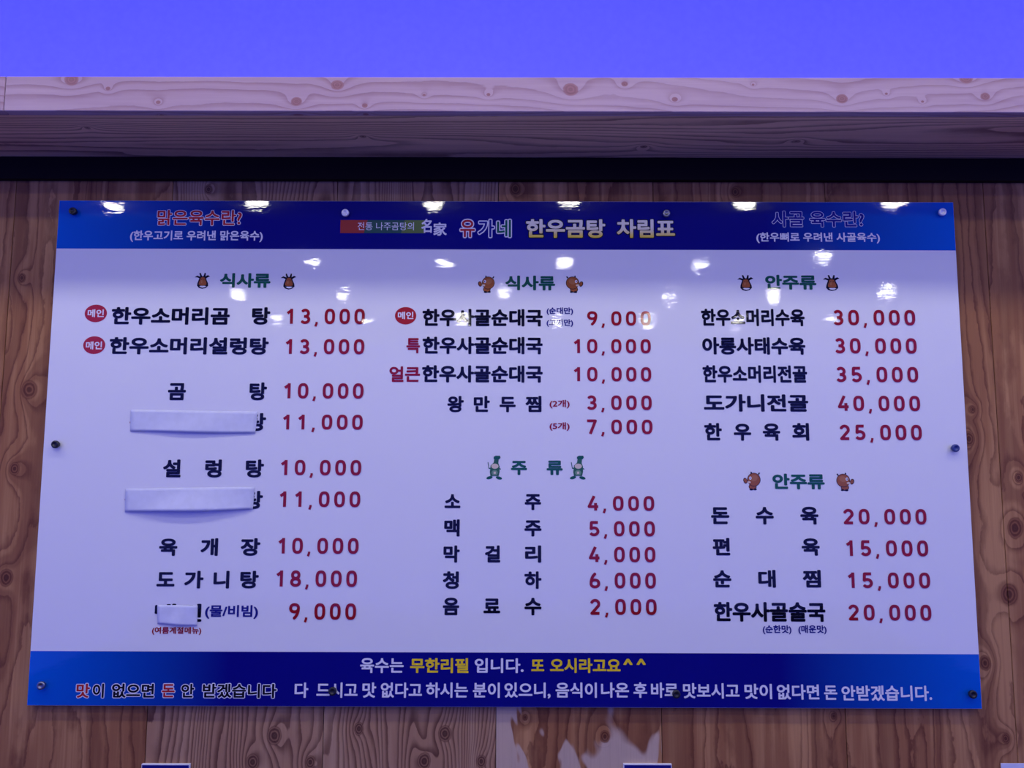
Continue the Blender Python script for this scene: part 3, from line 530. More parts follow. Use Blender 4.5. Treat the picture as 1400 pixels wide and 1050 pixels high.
# lettering and marks: board millimetres from the middle of the bottom edge
TEXTS = [
    ([('한우소머리곰', -868.0, 809.2, -606.9, 848.6), ('탕', -558.1, 809.7, -517.8, 849.1)], 'black'),
    ([('13,000', -481.8, 811.9, -309.2, 845.5)], 'price'),
    ([('한우소머리설렁탕', -868.8, 743.2, -518.9, 781.6)], 'black'),
    ([('13,000', -481.9, 745.1, -308.9, 777.8)], 'price'),
    ([('곰', -735.5, 642.2, -696.0, 681.8), ('탕', -557.5, 642.7, -519.2, 682.3)], 'black'),
    ([('10,000', -481.9, 647.4, -308.4, 680.4)], 'price'),
    ([('탕', -559.9, 576.0, -518.9, 615.3)], 'black'),
    ([('특', -815.2, 578.9, -779.6, 612.3)], 'red'),
    ([('11,000', -482.5, 579.7, -308.5, 611.8)], 'price'),
    ([('설', -738.2, 475.2, -699.3, 514.3), ('렁', -647.1, 475.5, -610.9, 514.6), ('탕', -559.3, 475.7, -519.8, 514.8)], 'black'),
    ([('10,000', -483.5, 481.3, -309.6, 513.7)], 'price'),
    ([('탕', -559.1, 408.5, -519.8, 447.4)], 'black'),
    ([('특', -817.1, 412.4, -780.5, 446.7)], 'red'),
    ([('11,000', -483.9, 413.4, -310.1, 446.4)], 'price'),
    ([('육', -738.2, 309.1, -699.0, 346.6), ('개', -649.5, 309.3, -612.0, 346.9), ('장', -563.9, 309.6, -521.7, 347.2)], 'black'),
    ([('10,000', -483.3, 314.8, -311.5, 347.6)], 'price'),
    ([('도', -740.1, 240.9, -701.6, 278.1), ('가', -681.3, 241.1, -640.2, 278.3), ('니', -619.0, 241.2, -585.1, 278.5), ('탕', -562.1, 241.4, -522.6, 278.7)], 'black'),
    ([('18,000', -485.3, 245.9, -313.2, 279.4)], 'price'),
    ([('냉', -741.0, 171.3, -695.2, 209.6), ('면', -687.4, 171.5, -640.9, 209.7)], 'black'),
    ([('(물/비빔)', -634.0, 178.5, -521.5, 207.3)], 'navy'),
    ([('(여름계절메뉴)', -744.6, 145.0, -640.3, 161.6)], 'redsmall'),
    ([('9,000', -455.8, 177.7, -313.6, 211.1)], 'price'),
    ([('한우사골순대국', -182.3, 807.4, 82.5, 846.2)], 'black'),
    ([('(순대만)', 91.1, 832.9, 149.4, 850.2)], 'navy'),
    ([('(고기만)', 91.0, 806.5, 149.3, 823.8)], 'navy'),
    ([('9,000', 180.2, 810.2, 320.3, 841.4)], 'price'),
    ([('특', -216.7, 747.2, -186.4, 780.9)], 'red'),
    ([('한우사골순대국', -181.4, 745.7, 82.4, 784.1)], 'black'),
    ([('10,000', 150.4, 748.5, 319.3, 779.4)], 'price'),
    ([('얼큰', -252.8, 683.8, -185.5, 718.4)], 'red'),
    ([('한우사골순대국', -181.5, 683.1, 82.4, 721.1)], 'black'),
    ([('10,000', 150.1, 686.6, 319.3, 717.5)], 'price'),
    ([('왕', -125.4, 618.0, -89.4, 653.8), ('만', -67.9, 618.2, -32.8, 653.9), ('두', -11.8, 618.3, 23.7, 654.1), ('찜', 44.7, 618.5, 79.7, 654.3)], 'black'),
    ([('(2개)', 97.2, 626.9, 140.9, 645.8)], 'redsmall'),
    ([('3,000', 178.9, 624.3, 319.5, 655.4)], 'price'),
    ([('(5개)', 97.1, 578.3, 140.6, 597.0)], 'redsmall'),
    ([('7,000', 178.6, 571.9, 320.2, 602.8)], 'price'),
    ([('주', 13.6, 482.9, 48.3, 514.0), ('류', 90.5, 483.1, 125.2, 514.2)], 'green'),
    ([('소', -128.9, 407.6, -94.8, 441.8), ('주', 43.5, 408.1, 78.6, 442.3)], 'black'),
    ([('4,000', 178.3, 407.7, 321.4, 438.5)], 'price'),
    ([('맥', -129.1, 351.7, -95.7, 388.2), ('주', 42.8, 352.3, 79.3, 388.7)], 'black'),
    ([('5,000', 181.9, 353.6, 322.0, 385.1)], 'price'),
    ([('막', -130.0, 296.9, -95.2, 333.2), ('걸', -41.6, 297.1, -8.7, 333.5), ('리', 44.0, 297.4, 78.8, 333.8)], 'black'),
    ([('4,000', 180.2, 299.2, 322.2, 330.8)], 'price'),
    ([('청', -130.9, 242.0, -96.4, 278.9), ('하', 42.9, 242.6, 79.2, 279.5)], 'black'),
    ([('6,000', 181.4, 244.6, 322.4, 276.9)], 'price'),
    ([('음', -130.2, 187.3, -95.2, 224.1), ('료', -43.8, 187.6, -8.2, 224.4), ('수', 43.0, 187.9, 79.1, 224.7)], 'black'),
    ([('2,000', 182.4, 189.7, 323.1, 222.1)], 'price'),
    ([('한우소머리수육', 430.9, 809.2, 658.6, 848.0)], 'black'),
    ([('30,000', 722.0, 812.1, 901.2, 845.7)], 'price'),
    ([('아롱사태수육', 432.0, 746.1, 658.0, 784.8)], 'black'),
    ([('30,000', 723.3, 749.5, 901.3, 782.9)], 'price'),
    ([('한우소머리전골', 431.4, 684.1, 659.6, 722.7)], 'black'),
    ([('35,000', 723.5, 686.4, 901.4, 719.5)], 'price'),
    ([('도가니전골', 432.7, 620.9, 659.9, 659.2)], 'black'),
    ([('40,000', 723.9, 623.4, 902.5, 656.1)], 'price'),
    ([('한', 432.4, 557.7, 470.5, 596.2), ('우', 496.0, 557.9, 534.0, 596.4), ('육', 558.9, 558.1, 596.9, 596.5), ('회', 622.6, 558.2, 659.5, 596.7)], 'black'),
    ([('25,000', 725.6, 560.3, 903.0, 593.1)], 'price'),
    ([('안주류', 576.6, 454.0, 689.0, 487.6)], 'green'),
    ([('돈', 442.7, 378.9, 481.9, 416.6), ('수', 538.3, 379.2, 577.2, 416.9), ('육', 633.9, 379.5, 672.9, 417.2)], 'black'),
    ([('20,000', 726.2, 380.5, 903.6, 412.5)], 'price'),
    ([('편', 444.6, 313.1, 482.0, 350.7), ('육', 634.5, 313.7, 673.1, 351.3)], 'black'),
    ([('15,000', 729.1, 313.5, 903.9, 346.3)], 'price'),
    ([('순', 444.1, 246.3, 483.0, 283.7), ('대', 540.0, 246.6, 577.3, 284.0), ('찜', 634.3, 246.9, 673.2, 284.3)], 'black'),
    ([('15,000', 730.1, 246.7, 904.6, 279.0)], 'price'),
    ([('한우사골술국', 444.0, 176.2, 680.2, 217.1)], 'black'),
    ([('20,000', 728.9, 179.8, 903.6, 212.1)], 'price'),
    ([('(순한맛)', 546.3, 150.4, 607.0, 169.4), ('(매운맛)', 621.5, 150.7, 681.1, 169.6)], 'navy'),
    ([('식사류', -632.1, 892.3, -519.9, 925.6)], 'green'),
    ([('식사류', -0.3, 888.2, 110.1, 921.5)], 'green'),
    ([('안주류', 574.2, 891.2, 687.3, 924.5)], 'green'),
    ([('맑은육수란?', -779.2, 1032.6, -587.8, 1070.5)], 'hollow_red'),
    ([('(한우고기로 우려낸 맑은육수)', -836.6, 995.8, -540.7, 1022.0)], 'white'),
    ([('전통 나주곰탕의', -329.9, 1023.8, -204.3, 1041.9)], 'barwhite'),
    ([('名', -188.0, 1018.0, -164.3, 1049.8)], 'white'),
    ([('家', -161.1, 1011.4, -130.8, 1041.8)], 'white'),
    ([('유', -103.1, 1005.8, -66.3, 1050.7)], 'out_red'),
    ([('가', -63.3, 1005.9, -23.2, 1050.8)], 'out_blue'),
    ([('네', -21.6, 1006.0, 14.3, 1050.8)], 'out_green'),
    ([('한우곰탕', 43.3, 1005.1, 224.3, 1052.0), ('차림표', 245.5, 1005.5, 379.3, 1052.4)], 'yellow'),
    ([('사골 육수란?', 592.7, 1032.3, 799.5, 1070.3)], 'hollow_blue'),
    ([('(한우뼈로 우려낸 사골육수)', 557.7, 996.2, 832.2, 1020.6)], 'white'),
    ([('육수는', -302.5, 68.6, -210.9, 99.1)], 'white'),
    ([('무한리필', -197.5, 69.0, -74.4, 99.5)], 'gold'),
    ([('입니다.', -61.5, 69.5, 41.6, 99.6)], 'white'),
    ([('또', 57.5, 69.8, 84.7, 99.9), ('오시라고요', 97.0, 70.1, 245.5, 100.2)], 'gold'),
    ([('^', 251.0, 86.8, 271.0, 99.5)], 'gold'),
    ([('^', 278.7, 86.9, 298.7, 99.6)], 'gold'),
    ([('맛', -899.1, 14.5, -867.5, 46.5)], 'slogan_red'),
    ([('이', -864.5, 14.6, -837.9, 46.6)], 'slogan'),
    ([('없으면', -824.6, 14.9, -732.4, 46.9)], 'slogan'),
    ([('돈', -719.2, 15.9, -689.2, 46.3)], 'slogan_red'),
    ([('안', -678.6, 15.0, -648.2, 47.0), ('받겠습니다', -633.9, 15.3, -474.9, 47.4)], 'slogan'),
    ([('다', -439.0, 17.6, -410.1, 49.0), ('드시고', -393.2, 17.8, -306.7, 49.3), ('맛', -296.8, 18.1, -267.7, 49.5), ('없다고', -258.2, 18.3, -171.6, 49.7), ('하시는', -163.5, 18.6, -75.1, 50.1), ('분이', -65.1, 18.9, -8.3, 50.3), ('있으니,', 1.2, 19.2, 98.0, 50.6), ('음식이', 108.4, 19.6, 195.1, 51.0), ('나온', 203.7, 19.9, 262.5, 51.3), ('후', 271.7, 20.0, 300.4, 51.5), ('바로', 308.5, 20.1, 365.3, 51.5), ('맛보시고', 375.5, 19.1, 493.8, 50.5), ('맛이', 504.2, 18.2, 562.0, 49.6), ('없다면', 572.0, 17.4, 660.9, 48.8), ('돈', 670.7, 16.7, 698.5, 48.1), ('안받겠습니다.', 707.3, 15.6, 896.5, 47.0)], 'white'),
]
BADGES = [(-927.6, 814.5, -878.4, 853.8, -921.0, 825.5, -885.0, 843.2), (-926.8, 743.8, -878.2, 783.2, -920.7, 753.8, -884.8, 771.7), (-243.0, 811.2, -195.9, 850.1, -236.6, 822.9, -202.1, 839.6)]
COWS = [(-688.5, 889.7, -654.4, 926.0), (-497.5, 888.5, -463.1, 924.8), (512.7, 887.7, 548.3, 923.9), (701.8, 888.1, 738.9, 924.4)]
BULLS = [(-60.6, 882.2, -22.6, 920.9), (132.7, 882.6, 172.4, 921.4), (513.7, 451.4, 552.2, 491.2), (713.0, 450.4, 752.8, 489.5)]
BOTTLES = [(-39.5, 473.9, -5.5, 524.2), (140.5, 474.5, 174.5, 524.7)]
LOGO_BAR = (-368.4, 1017.1, -179.8, 1046.9)
STRIPS = [[(-814.2, 621.5), (-537.5, 618.3), (-540.9, 571.5), (-812.5, 574.3)], [(-816.2, 451.4), (-538.0, 456.0), (-540.0, 408.2), (-814.8, 401.4)], [(-735.6, 206.8), (-650.1, 206.3), (-649.0, 164.0), (-732.9, 167.5)]]
BOLTS = [(-963.1, 1063.0), (969.6, 1065.6), (-355.7, 1061.0), (357.5, 1060.9), (-968.7, 545.7), (969.0, 543.4), (-967.6, 43.0), (977.8, 31.6), (-357.4, 33.3), (360.0, 30.6)]

# ---------------------------------------------------------------- materials
M = {}
RED_BROWN = dict(pale=(0.49, 0.25, 0.10), mid=(0.31, 0.13, 0.050), dark=(0.115, 0.029, 0.012))
# knots of the veneer and of the ledge (across, along, radius in metres)
WALL_KNOTS = [(-1.048, 1.756, 0.0192), (-1.068, 1.583, 0.0128), (-1.071, 1.35, 0.016), (-1.081, 2.007, 0.0096), (1.116, 1.57, 0.0096), (1.102, 1.462, 0.0192), (1.08, 1.323, 0.0192), (1.02, 1.179, 0.0144), (1.013, 1.654, 0.0144), (1.025, 1.718, 0.008), (-0.483, 1.026, 0.016), (-0.527, 0.973, 0.0144), (-0.406, 0.973, 0.0112), (-0.124, 1.032, 0.0144), (-0.167, 0.976, 0.0144), (-0.047, 0.976, 0.0112), (-0.305, 1.041, 0.0112), (0.213, 1.027, 0.0112), (0.045, 1.065, 0.0064), (0.695, 1.07, 0.0064), (-0.672, 2.212, 0.0096), (0.022, 2.215, 0.0128), (0.518, 2.209, 0.0112), (1.054, 1.026, 0.0096)]
LEDGE_KNOTS = [(2.346, -0.852, 0.0123), (2.328, -0.779, 0.0041), (2.3, -0.679, 0.0041), (2.302, -0.408, 0.0089), (2.336, -0.329, 0.011), (2.294, -0.274, 0.0048), (2.316, -0.158, 0.0027), (2.317, -0.032, 0.0034), (2.328, 0.129, 0.0137), (2.339, 0.235, 0.0055), (2.308, 0.333, 0.0048), (2.338, 0.487, 0.0027), (2.31, 0.66, 0.0096), (2.32, 0.747, 0.0027), (2.304, 0.817, 0.0027), (2.352, 0.905, 0.011), (2.315, 0.94, 0.0082)]

M['ply_broad'] = wood('larch_broad_grain', 'Z', freq=24, warp=0.55, knots=WALL_KNOTS, fine=0.15, wobble=1.0, slabs=0.55, line=(0.62, 1.0), **RED_BROWN)
M['ply_fine'] = wood('larch_fine_grain', 'Z', pale=(0.46, 0.285, 0.16), mid=(0.37, 0.20, 0.105), dark=(0.10, 0.034, 0.020), freq=120, warp=0.24, knots=WALL_KNOTS, fine=0.10, line=(0.30, 0.95), wobble=0.8)
M['ply_sap'] = wood('larch_with_sapwood', 'Z', freq=20, warp=0.6, knots=WALL_KNOTS, fine=0.12, wobble=0.9, slabs=0.4, sap=0.9, **RED_BROWN)
M['pine'] = wood('planed_pine', 'X', pale=(0.45, 0.32, 0.39), mid=(0.40, 0.27, 0.34), dark=(0.22, 0.10, 0.13), freq=60, warp=0.30, knots=LEDGE_KNOTS, fine=0.06, stretch=0.08, line=(0.4, 1.0), depth=0.62, pull=1.5, kcore=(0.30, 0.13, 0.15))
M['pine_dark'] = wood('soffit_pine', 'X', pale=(0.90, 0.61, 0.40), mid=(0.76, 0.49, 0.32), dark=(0.20, 0.09, 0.08), freq=60, warp=0.30, knots=[(2.36, -0.86, 0.006), (2.40, -0.30, 0.006), (2.45, 0.30, 0.007), (2.42, 0.62, 0.006)], fine=0.15, stretch=0.06, line=(0.4, 1.0))
M['black'] = plain('black_painted_timber', (0.010, 0.006, 0.006), 0.6)
M['black'].node_tree.nodes['Principled BSDF'].inputs['Specular IOR Level'].default_value = 0.1
M['upper'] = plain('plaster_blue_light_in_colour', (0.13, 0.135, 0.80), 0.8)  # blue glow of the LED light is put into the wall's colour
M['ceiling'] = plain('white_ceiling_paint', (0.72, 0.72, 0.72), 0.9)
M['floor'] = plain('grey_floor_tile', (0.07, 0.06, 0.055), 0.5)
M['substrate'] = plain('dark_backing', (0.05, 0.03, 0.02), 0.8)
M['white'] = ink('white_sheet', (0.80, 0.80, 0.80))
M['edge'] = plain('acrylic_edge', (0.55, 0.55, 0.60), 0.25)
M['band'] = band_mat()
M['paper'] = plain('white_paper', (0.64, 0.66, 0.78), 0.8)
M['chrome'] = plain('zinc_plated_steel', (0.92, 0.92, 0.92), 0.22, 0.25)
M['darkreflect'] = plain('bolt_cap_dark_reflection', (0.012, 0.012, 0.014), 0.35)  # like chrome caps: dark, grey and blue reflections are put into the colours
M['greyreflect'] = plain('steel_grey_reflection', (0.30, 0.30, 0.32), 0.4, 1.0)
M['bluereflect'] = plain('bolt_cap_blue_reflection', (0.03, 0.05, 0.22), 0.35)
M['blueplate'] = plain('blue_sign_face', (0.003, 0.003, 0.16), 0.3)
M['whiteplate'] = plain('white_sign_edge', (0.75, 0.75, 0.78), 0.4)
M['trimring'] = plain('white_trim_ring', (0.8, 0.8, 0.8), 0.5)
def emitter(name, col, power):
    g = G(name)
    g.b.inputs['Base Color'].default_value = (0.8, 0.8, 0.8, 1)
    g.b.inputs['Emission Color'].default_value = (*col, 1)
    g.b.inputs['Emission Strength'].default_value = power
    return g.m
M['lamp'] = emitter('lit_lens', (1.0, 0.97, 0.88), DOWNLIGHT_POWER)
M['led'] = emitter('lit_blue_led', (0.02, 0.03, 1.0), LED_POWER)

# ---------------------------------------------------------------- the setting
XW = 3.6
wall = structure(link('wall_back', box_mesh('wall_back', -XW, XW, WALL_Y + 0.012, WALL_Y + 0.12, 0.0, SOFFIT_Z, 0), M['substrate']))
edges = [-3.4, -2.9, -2.4, -1.95, -1.53, -1.1081, -0.7529, -0.38, -0.0165, 0.3327, 0.7201, 1.0771, 1.45, 1.9, 2.4, 2.9, 3.4]
kinds = ['ply_broad', 'ply_fine', 'ply_sap', 'ply_broad', 'ply_broad', 'ply_broad', 'ply_fine', 'ply_fine', 'ply_sap', 'ply_broad', 'ply_broad', 'ply_broad', 'ply_fine', 'ply_sap', 'ply_broad', 'ply_broad']
for a, b, k in zip(edges, edges[1:], kinds):
    link('plank', box_mesh('plank', a + 0.0006, b - 0.0006, WALL_Y, WALL_Y + 0.012, 0.0, SOFFIT_Z - 0.002, 0.0008), M[k], wall)
structure(link('wall_upper', box_mesh('wall_upper', -XW, XW, WALL_Y, WALL_Y + 0.12, SOFFIT_Z, CEIL_Z, 0), M['upper']))
structure(link('trim_1', box_mesh('trim_1', -XW, XW, WALL_Y - 0.016, WALL_Y, 2.2305, SOFFIT_Z, 0.001), M['black']))
structure(link('ceiling', box_mesh('ceiling', -XW, XW, -7.0, WALL_Y + 0.12, CEIL_Z, CEIL_Z + 0.08, 0), M['ceiling']))
structure(link('floor', box_mesh('floor', -XW, XW, -7.0, WALL_Y + 0.12, -0.08, 0.0, 0), M['floor']))

# the timber ledge over the board
ledge = tag(empty('timber_ledge', (0, WALL_Y, SOFFIT_Z)), 'boxed pine ledge with knotty front board running across the wall above the menu board', 'ledge')
def lp(name, x0, x1, y0, y1, z0, z1, m, bev=0.0012):
    o = link(name, box_mesh(name, x0, x1, y0 - WALL_Y, y1 - WALL_Y, z0 - SOFFIT_Z, z1 - SOFFIT_Z, bev), M[m], ledge)
    return o
for a, b in ((-XW, -0.9823), (-0.9811, 1.95), (1.9512, XW)):
    lp('front_board', a, b, LEDGE_Y, LEDGE_Y + 0.020, SOFFIT_Z, LEDGE_TOP, 'pine')
lp('underside_board', -XW, XW, LEDGE_Y + 0.0202, WALL_Y - 0.0002, SOFFIT_Z + 0.0005, SOFFIT_Z + 0.018, 'pine_dark')
lp('top_board', -XW, XW, LEDGE_Y + 0.0202, WALL_Y - 0.0002, LEDGE_TOP - 0.030, LEDGE_TOP - 0.014, 'pine_dark')

# blue LED strip lying on the ledge, out of sight behind the front board
led = tag(empty('led_strip', (0, -0.09, LEDGE_TOP - 0.0138)), 'blue LED strip hidden on top of the pine ledge', 'light strip')
link('channel', box_mesh('channel', -3.4, 3.4, -0.012, 0.012, 0, 0.005, 0.0005), M['whiteplate'], led)
link('diffuser', box_mesh('diffuser', -3.4, 3.4, -0.009, 0.009, 0.005, 0.009, 0.001), M['led'], led)

# recessed downlights of the room's ceiling, the ones mirrored in the glossy sheet, nearer rows, and lamps added for light
def disc_mesh(name, r, z, n=24, r0=0.0):
    bm = bmesh.new()
    if r0 == 0:
        prof = [(r * math.cos(q * math.pi / 8), z - 0.026 * math.sin(q * math.pi / 8)) for q in range(4)]
        rings = [[bm.verts.new((q * math.cos(2 * math.pi * i / n), q * math.sin(2 * math.pi * i / n), h)) for i in range(n)] for q, h in prof]
        for a, b in zip(rings, rings[1:]):
            for i in range(n):
                bm.faces.new((a[i], b[i], b[(i + 1) % n], a[(i + 1) % n]))
        bm.faces.new(rings[-1][::-1])
        bmesh.ops.recalc_face_normals(bm, faces=bm.faces)
    else:
        prof = [(r0, z), (r0 + 0.003, z - 0.006), (r - 0.004, z - 0.006), (r, z)]
        rings = [[bm.verts.new((q * math.cos(2 * math.pi * i / n), q * math.sin(2 * math.pi * i / n), h)) for i in range(n)] for q, h in prof]
        for a, b in zip(rings, rings[1:]):
            for i in range(n):
                bm.faces.new((a[i], a[(i + 1) % n], b[(i + 1) % n], b[i]))
        bmesh.ops.recalc_face_normals(bm, faces=bm.faces)
    me = bpy.data.meshes.new(name)
    bm.to_mesh(me); bm.free()
    return me
lens_me = disc_mesh('lens', 0.056, -0.003)
ring_me = disc_mesh('trim_ring', 0.075, 0.0, 24, 0.056)
LAMPS = [(-2.09, -2.24), (-1.32, -2.2), (-0.4, -2.21), (0.31, -2.21), (1.21, -2.19), (1.98, -2.17),
         (-1.35, -3.42), (-0.45, -3.37), (0.36, -3.4), (1.31, -3.55), (2.02, -3.22),
         (-2.18, -4.34), (-1.37, -4.52), (-0.05, -4.37), (1.29, -4.5), (2.12, -4.4), (2.99, -4.34),
         (-2.22, -5.54), (-1.39, -5.62), (-0.46, -5.47), (0.41, -5.58), (1.28, -5.53), (2.15, -5.52), (2.96, -5.4)]
ORD = ['leftmost', 'second from the left', 'third from the left', 'fourth from the left', 'fifth from the left', 'sixth from the left', 'seventh from the left']
ROWS = [(6, 'mirrored at the board top edge'), (5, 'mirrored just below the header band'), (6, 'mirrored beside the green headings'), (7, 'mirrored on the first line of dishes')]
NAMES = ['ceiling downlight %s, %s of its row' % (where, ORD[i]) for cnt, where in ROWS for i in range(cnt)]
for lx in (-2.95, -2.15, -1.35, -0.43, 0.36, 1.29, 2.08, 2.95):
    LAMPS += [(lx, -0.72), (lx, -1.38)]
for lx in (-1.75, -0.89, -0.04, 0.83, 1.69):
    LAMPS += [(lx, -0.72)]  # in-between lamps added to strengthen the light of the nearest row
for i, (lx, ly) in enumerate(LAMPS):
    d = tag(empty('ceiling_downlight', (lx, ly, CEIL_Z)), NAMES[i] if i < len(NAMES) else 'round recessed ceiling downlight close in front of the ledge, above the picture; in-between ones added for stronger light', 'downlight', 'recessed ceiling downlights')
    link('trim_ring', ring_me, M['trimring'], d)
    link('lens', lens_me, M['lamp'], d)

# ---------------------------------------------------------------- the menu board
board = tag(empty('menu_board', (0, 0, Z0)), 'large white menu board with blue bands and Korean dishes and prices', 'menu board')
pm = box_mesh('panel', -BW / 2, BW / 2, 0.0, 0.006, 0, BH, 0.0006)
pm.materials.append(M['white']); pm.materials.append(M['edge'])
for f in pm.polygons:
    f.material_index = 0 if f.normal.y < -0.9 else 1
po = bpy.data.objects.new('panel', pm); C.objects.link(po); po.parent = board
HB, FT = 0.9805, 0.1110
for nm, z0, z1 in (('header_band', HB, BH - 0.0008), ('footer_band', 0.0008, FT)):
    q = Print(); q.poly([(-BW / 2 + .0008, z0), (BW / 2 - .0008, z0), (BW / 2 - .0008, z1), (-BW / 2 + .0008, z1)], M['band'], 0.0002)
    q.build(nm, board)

mm = 0.001
BLACK = ink('black', (0.002, 0.002, 0.005))
RED = ink('red', (0.30, 0.006, 0.010))
NAVY = ink('navy', (0.012, 0.014, 0.19))
GREEN = ink('green', (0.008, 0.10, 0.055))
WHITE = ink('white', (0.78, 0.78, 0.80))
GOLD = ink('gold', (0.85, 0.62, 0.02))
RED2 = ink('bright_red', (0.42, 0.020, 0.024))
BLUE2 = ink('mid_blue', (0.008, 0.01, 0.22))
GREEN2 = ink('dark_green', (0.01, 0.11, 0.07))
DARK = ink('near_black', (0.004, 0.004, 0.012))  # ink of the title outline, slogan letters and bull drawing
FADE = yellow_mat(Z0 + 1.004, Z0 + 1.035)
# style -> (fill, stroke weight in em, outline material, outline weight in em)
STYLE = {
    'black': (BLACK, 0.041, None, 0), 'red': (RED, 0.033, None, 0), 'redsmall': (RED, 0.028, None, 0), 'navy': (NAVY, 0.032, None, 0),
    'green': (GREEN, 0.042, None, 0), 'white': (WHITE, 0.028, None, 0), 'barwhite': (WHITE, 0.003, None, 0), 'gold': (GOLD, 0.034, None, 0),
    'hollow_red': (RED2, 0.022, WHITE, 0.055), 'hollow_blue': (BLUE2, 0.026, WHITE, 0.050),
    'out_red': (RED2, 0.020, WHITE, 0.078), 'out_blue': (BLUE2, 0.020, WHITE, 0.078), 'out_green': (GREEN2, 0.020, WHITE, 0.078),
    'yellow': (FADE, 0.036, DARK, 0.080), 'slogan': (DARK, 0.030, WHITE, 0.082), 'slogan_red': (RED2, 0.030, WHITE, 0.082),
}
PART_LABEL = {'black': 'bold black Korean dish name', 'red': 'red Korean lettering', 'redsmall': 'small red Korean note', 'navy': 'small dark blue Korean note',
              'green': 'bold green Korean section heading', 'white': 'white Korean lettering on blue', 'barwhite': 'thin pale lettering on the logo bar',
              'gold': 'yellow Korean lettering on blue', 'hollow_red': 'red heading with white outline', 'hollow_blue': 'blue heading with white outline',
              'out_red': 'red character with white outline', 'out_blue': 'blue character with white outline', 'out_green': 'green character with white outline',
              'yellow': 'yellow title lettering with dark outline', 'slogan': 'black slogan lettering with white outline', 'slogan_red': 'red slogan character with white outline',
              'price': 'red price figures'}
def set_text(pr, segs, style, scale=mm, only=None):
    fill, wt, om, ow = STYLE[style]
    lo, hi = 1e9, -1e9
    for s in segs:
        core = s[0].replace(',', '').replace('.', '') or s[0]
        ys = [v[1] for v in glyphs(core)[0]]
        lo, hi = min(lo, min(ys)), max(hi, max(ys))
    g = max(wt, ow)
    lo -= g; hi += g
    for n, (s, u0, v0, u1, v1) in enumerate(segs):
        if only is not None and n != only:
            continue
        vs, ps = glyphs(s)
        xs = [v[0] for v in vs]
        xa, xb = min(xs) - g, max(xs) + g
        fx = lambda x: (u0 + (x - xa) / (xb - xa) * (u1 - u0)) * scale
        fz = lambda y: (v0 + (y - lo) / (hi - lo) * (v1 - v0)) * scale
        layers = []
        if om:
            layers.append((ow, om, 0.0004, 12))
        layers.append((wt, fill, 0.0006, 8))
        for r, m, lift, k in layers:
            V, P = thick(vs, ps, r, k)
            pr.faces([(fx(x), fz(y)) for x, y in V], P, m, lift, len(vs))
for segs, st in TEXTS:
    pr = Print()
    if st == 'price':
        s, u0, v0, u1, v1 = segs[0]
        V, P = numerals(s)
        xs = [v[0] for v in V]; xa, xb = min(xs), max(xs)
        pr.faces([((u0 + (x - xa) / (xb - xa) * (u1 - u0)) * mm, (v0 + y * (v1 - v0)) * mm) for x, y in V], P, RED, 0.0006, levels=layered(P, V))
        o = pr.build('price_lettering', board)
    else:
        for n in range(len(segs)):           # words set apart from each other are parts of their own
            pr = Print()
            set_text(pr, segs, st, only=n)
            o = pr.build('lettering', board)
            o['label'] = PART_LABEL[st]
    o['label'] = PART_LABEL[st]

# red oval badges with two white syllables
for (u0, v0, u1, v1, a0, b0, a1, b1) in BADGES:
    pr = Print()
    pr.poly(ell((u0 + u1) / 2 * mm, (v0 + v1) / 2 * mm, (u1 - u0) / 2 * mm, (v1 - v0) / 2 * mm, 36), RED2, 0.0004)
    bo = pr.build('badge', board); bo['label'] = 'red oval badge'
    pr = Print()
    set_text(pr, [('메인', a0, b0, a1, b1)], 'white')
    pr.build('badge_lettering', bo)

# logo bar: red, dark green, olive
u0, v0, u1, v1 = [q * mm for q in LOGO_BAR]
pr = Print()
c1, c2 = u0 + (u1 - u0) * 0.30, u0 + (u1 - u0) * 0.74
sl = 0.004
pr.poly([(u0, v0), (c1 - sl, v0), (c1 + sl, v1), (u0, v1)], ink('bar_red', (0.36, 0.05, 0.03)), 0.0004)
pr.poly([(c1 - sl, v0), (c2 - sl, v0), (c2 + sl, v1), (c1 + sl, v1)], ink('bar_green', (0.035, 0.10, 0.075)), 0.0004)
pr.poly([(c2 - sl, v0), (u1, v0), (u1, v1), (c2 + sl, v1)], ink('bar_olive', (0.13, 0.20, 0.05)), 0.0004)
pr.build('logo_bar', board)['label'] = 'small red to green logo bar'

# little printed pictures beside the headings
BROWN = ink('brown', (0.34, 0.10, 0.022)); BROWN2 = ink('light_brown', (0.42, 0.16, 0.05)); CREAM = ink('cream', (0.70, 0.58, 0.42))
BOTTLE = ink('bottle_green', (0.03, 0.13, 0.06)); BOTTLE2 = ink('bottle_light', (0.16, 0.30, 0.16))
def picture(b, name, label, shapes, flip=False):
    u0, v0, u1, v1 = [q * mm for q in b]
    pr = Print()
    for i, (kind, pts, m) in enumerate(shapes):
        if kind == 'line':
            V, P = ribbon(pts, 0.07)
        elif kind == 'thin':
            V, P = ribbon(pts, 0.045)
        else:
            V, P = pts, [tuple(range(len(pts)))]
        pr.faces([(u0 + ((1 - x) if flip else x) * (u1 - u0), v0 + y * (v1 - v0)) for x, y in V], P, m, 0.0004 + 0.00003 * i, levels=layered(P, V))
    o = pr.build(name, board); o['label'] = label
face = [(.34, .74), (.27, .55), (.20, .36), (.18, .20), (.30, .07), (.52, .01), (.76, .07), (.90, .20), (.88, .36), (.78, .56), (.72, .74), (.53, .80)]
inner = [(.40, .70), (.35, .54), (.30, .40), (.29, .27), (.42, .22), (.54, .21), (.68, .22), (.79, .27), (.78, .40), (.71, .55), (.66, .70), (.53, .74)]
muzz = [(.33, .17), (.44, .19), (.56, .185), (.68, .19), (.79, .17), (.68, .10), (.55, .075), (.43, .10)]
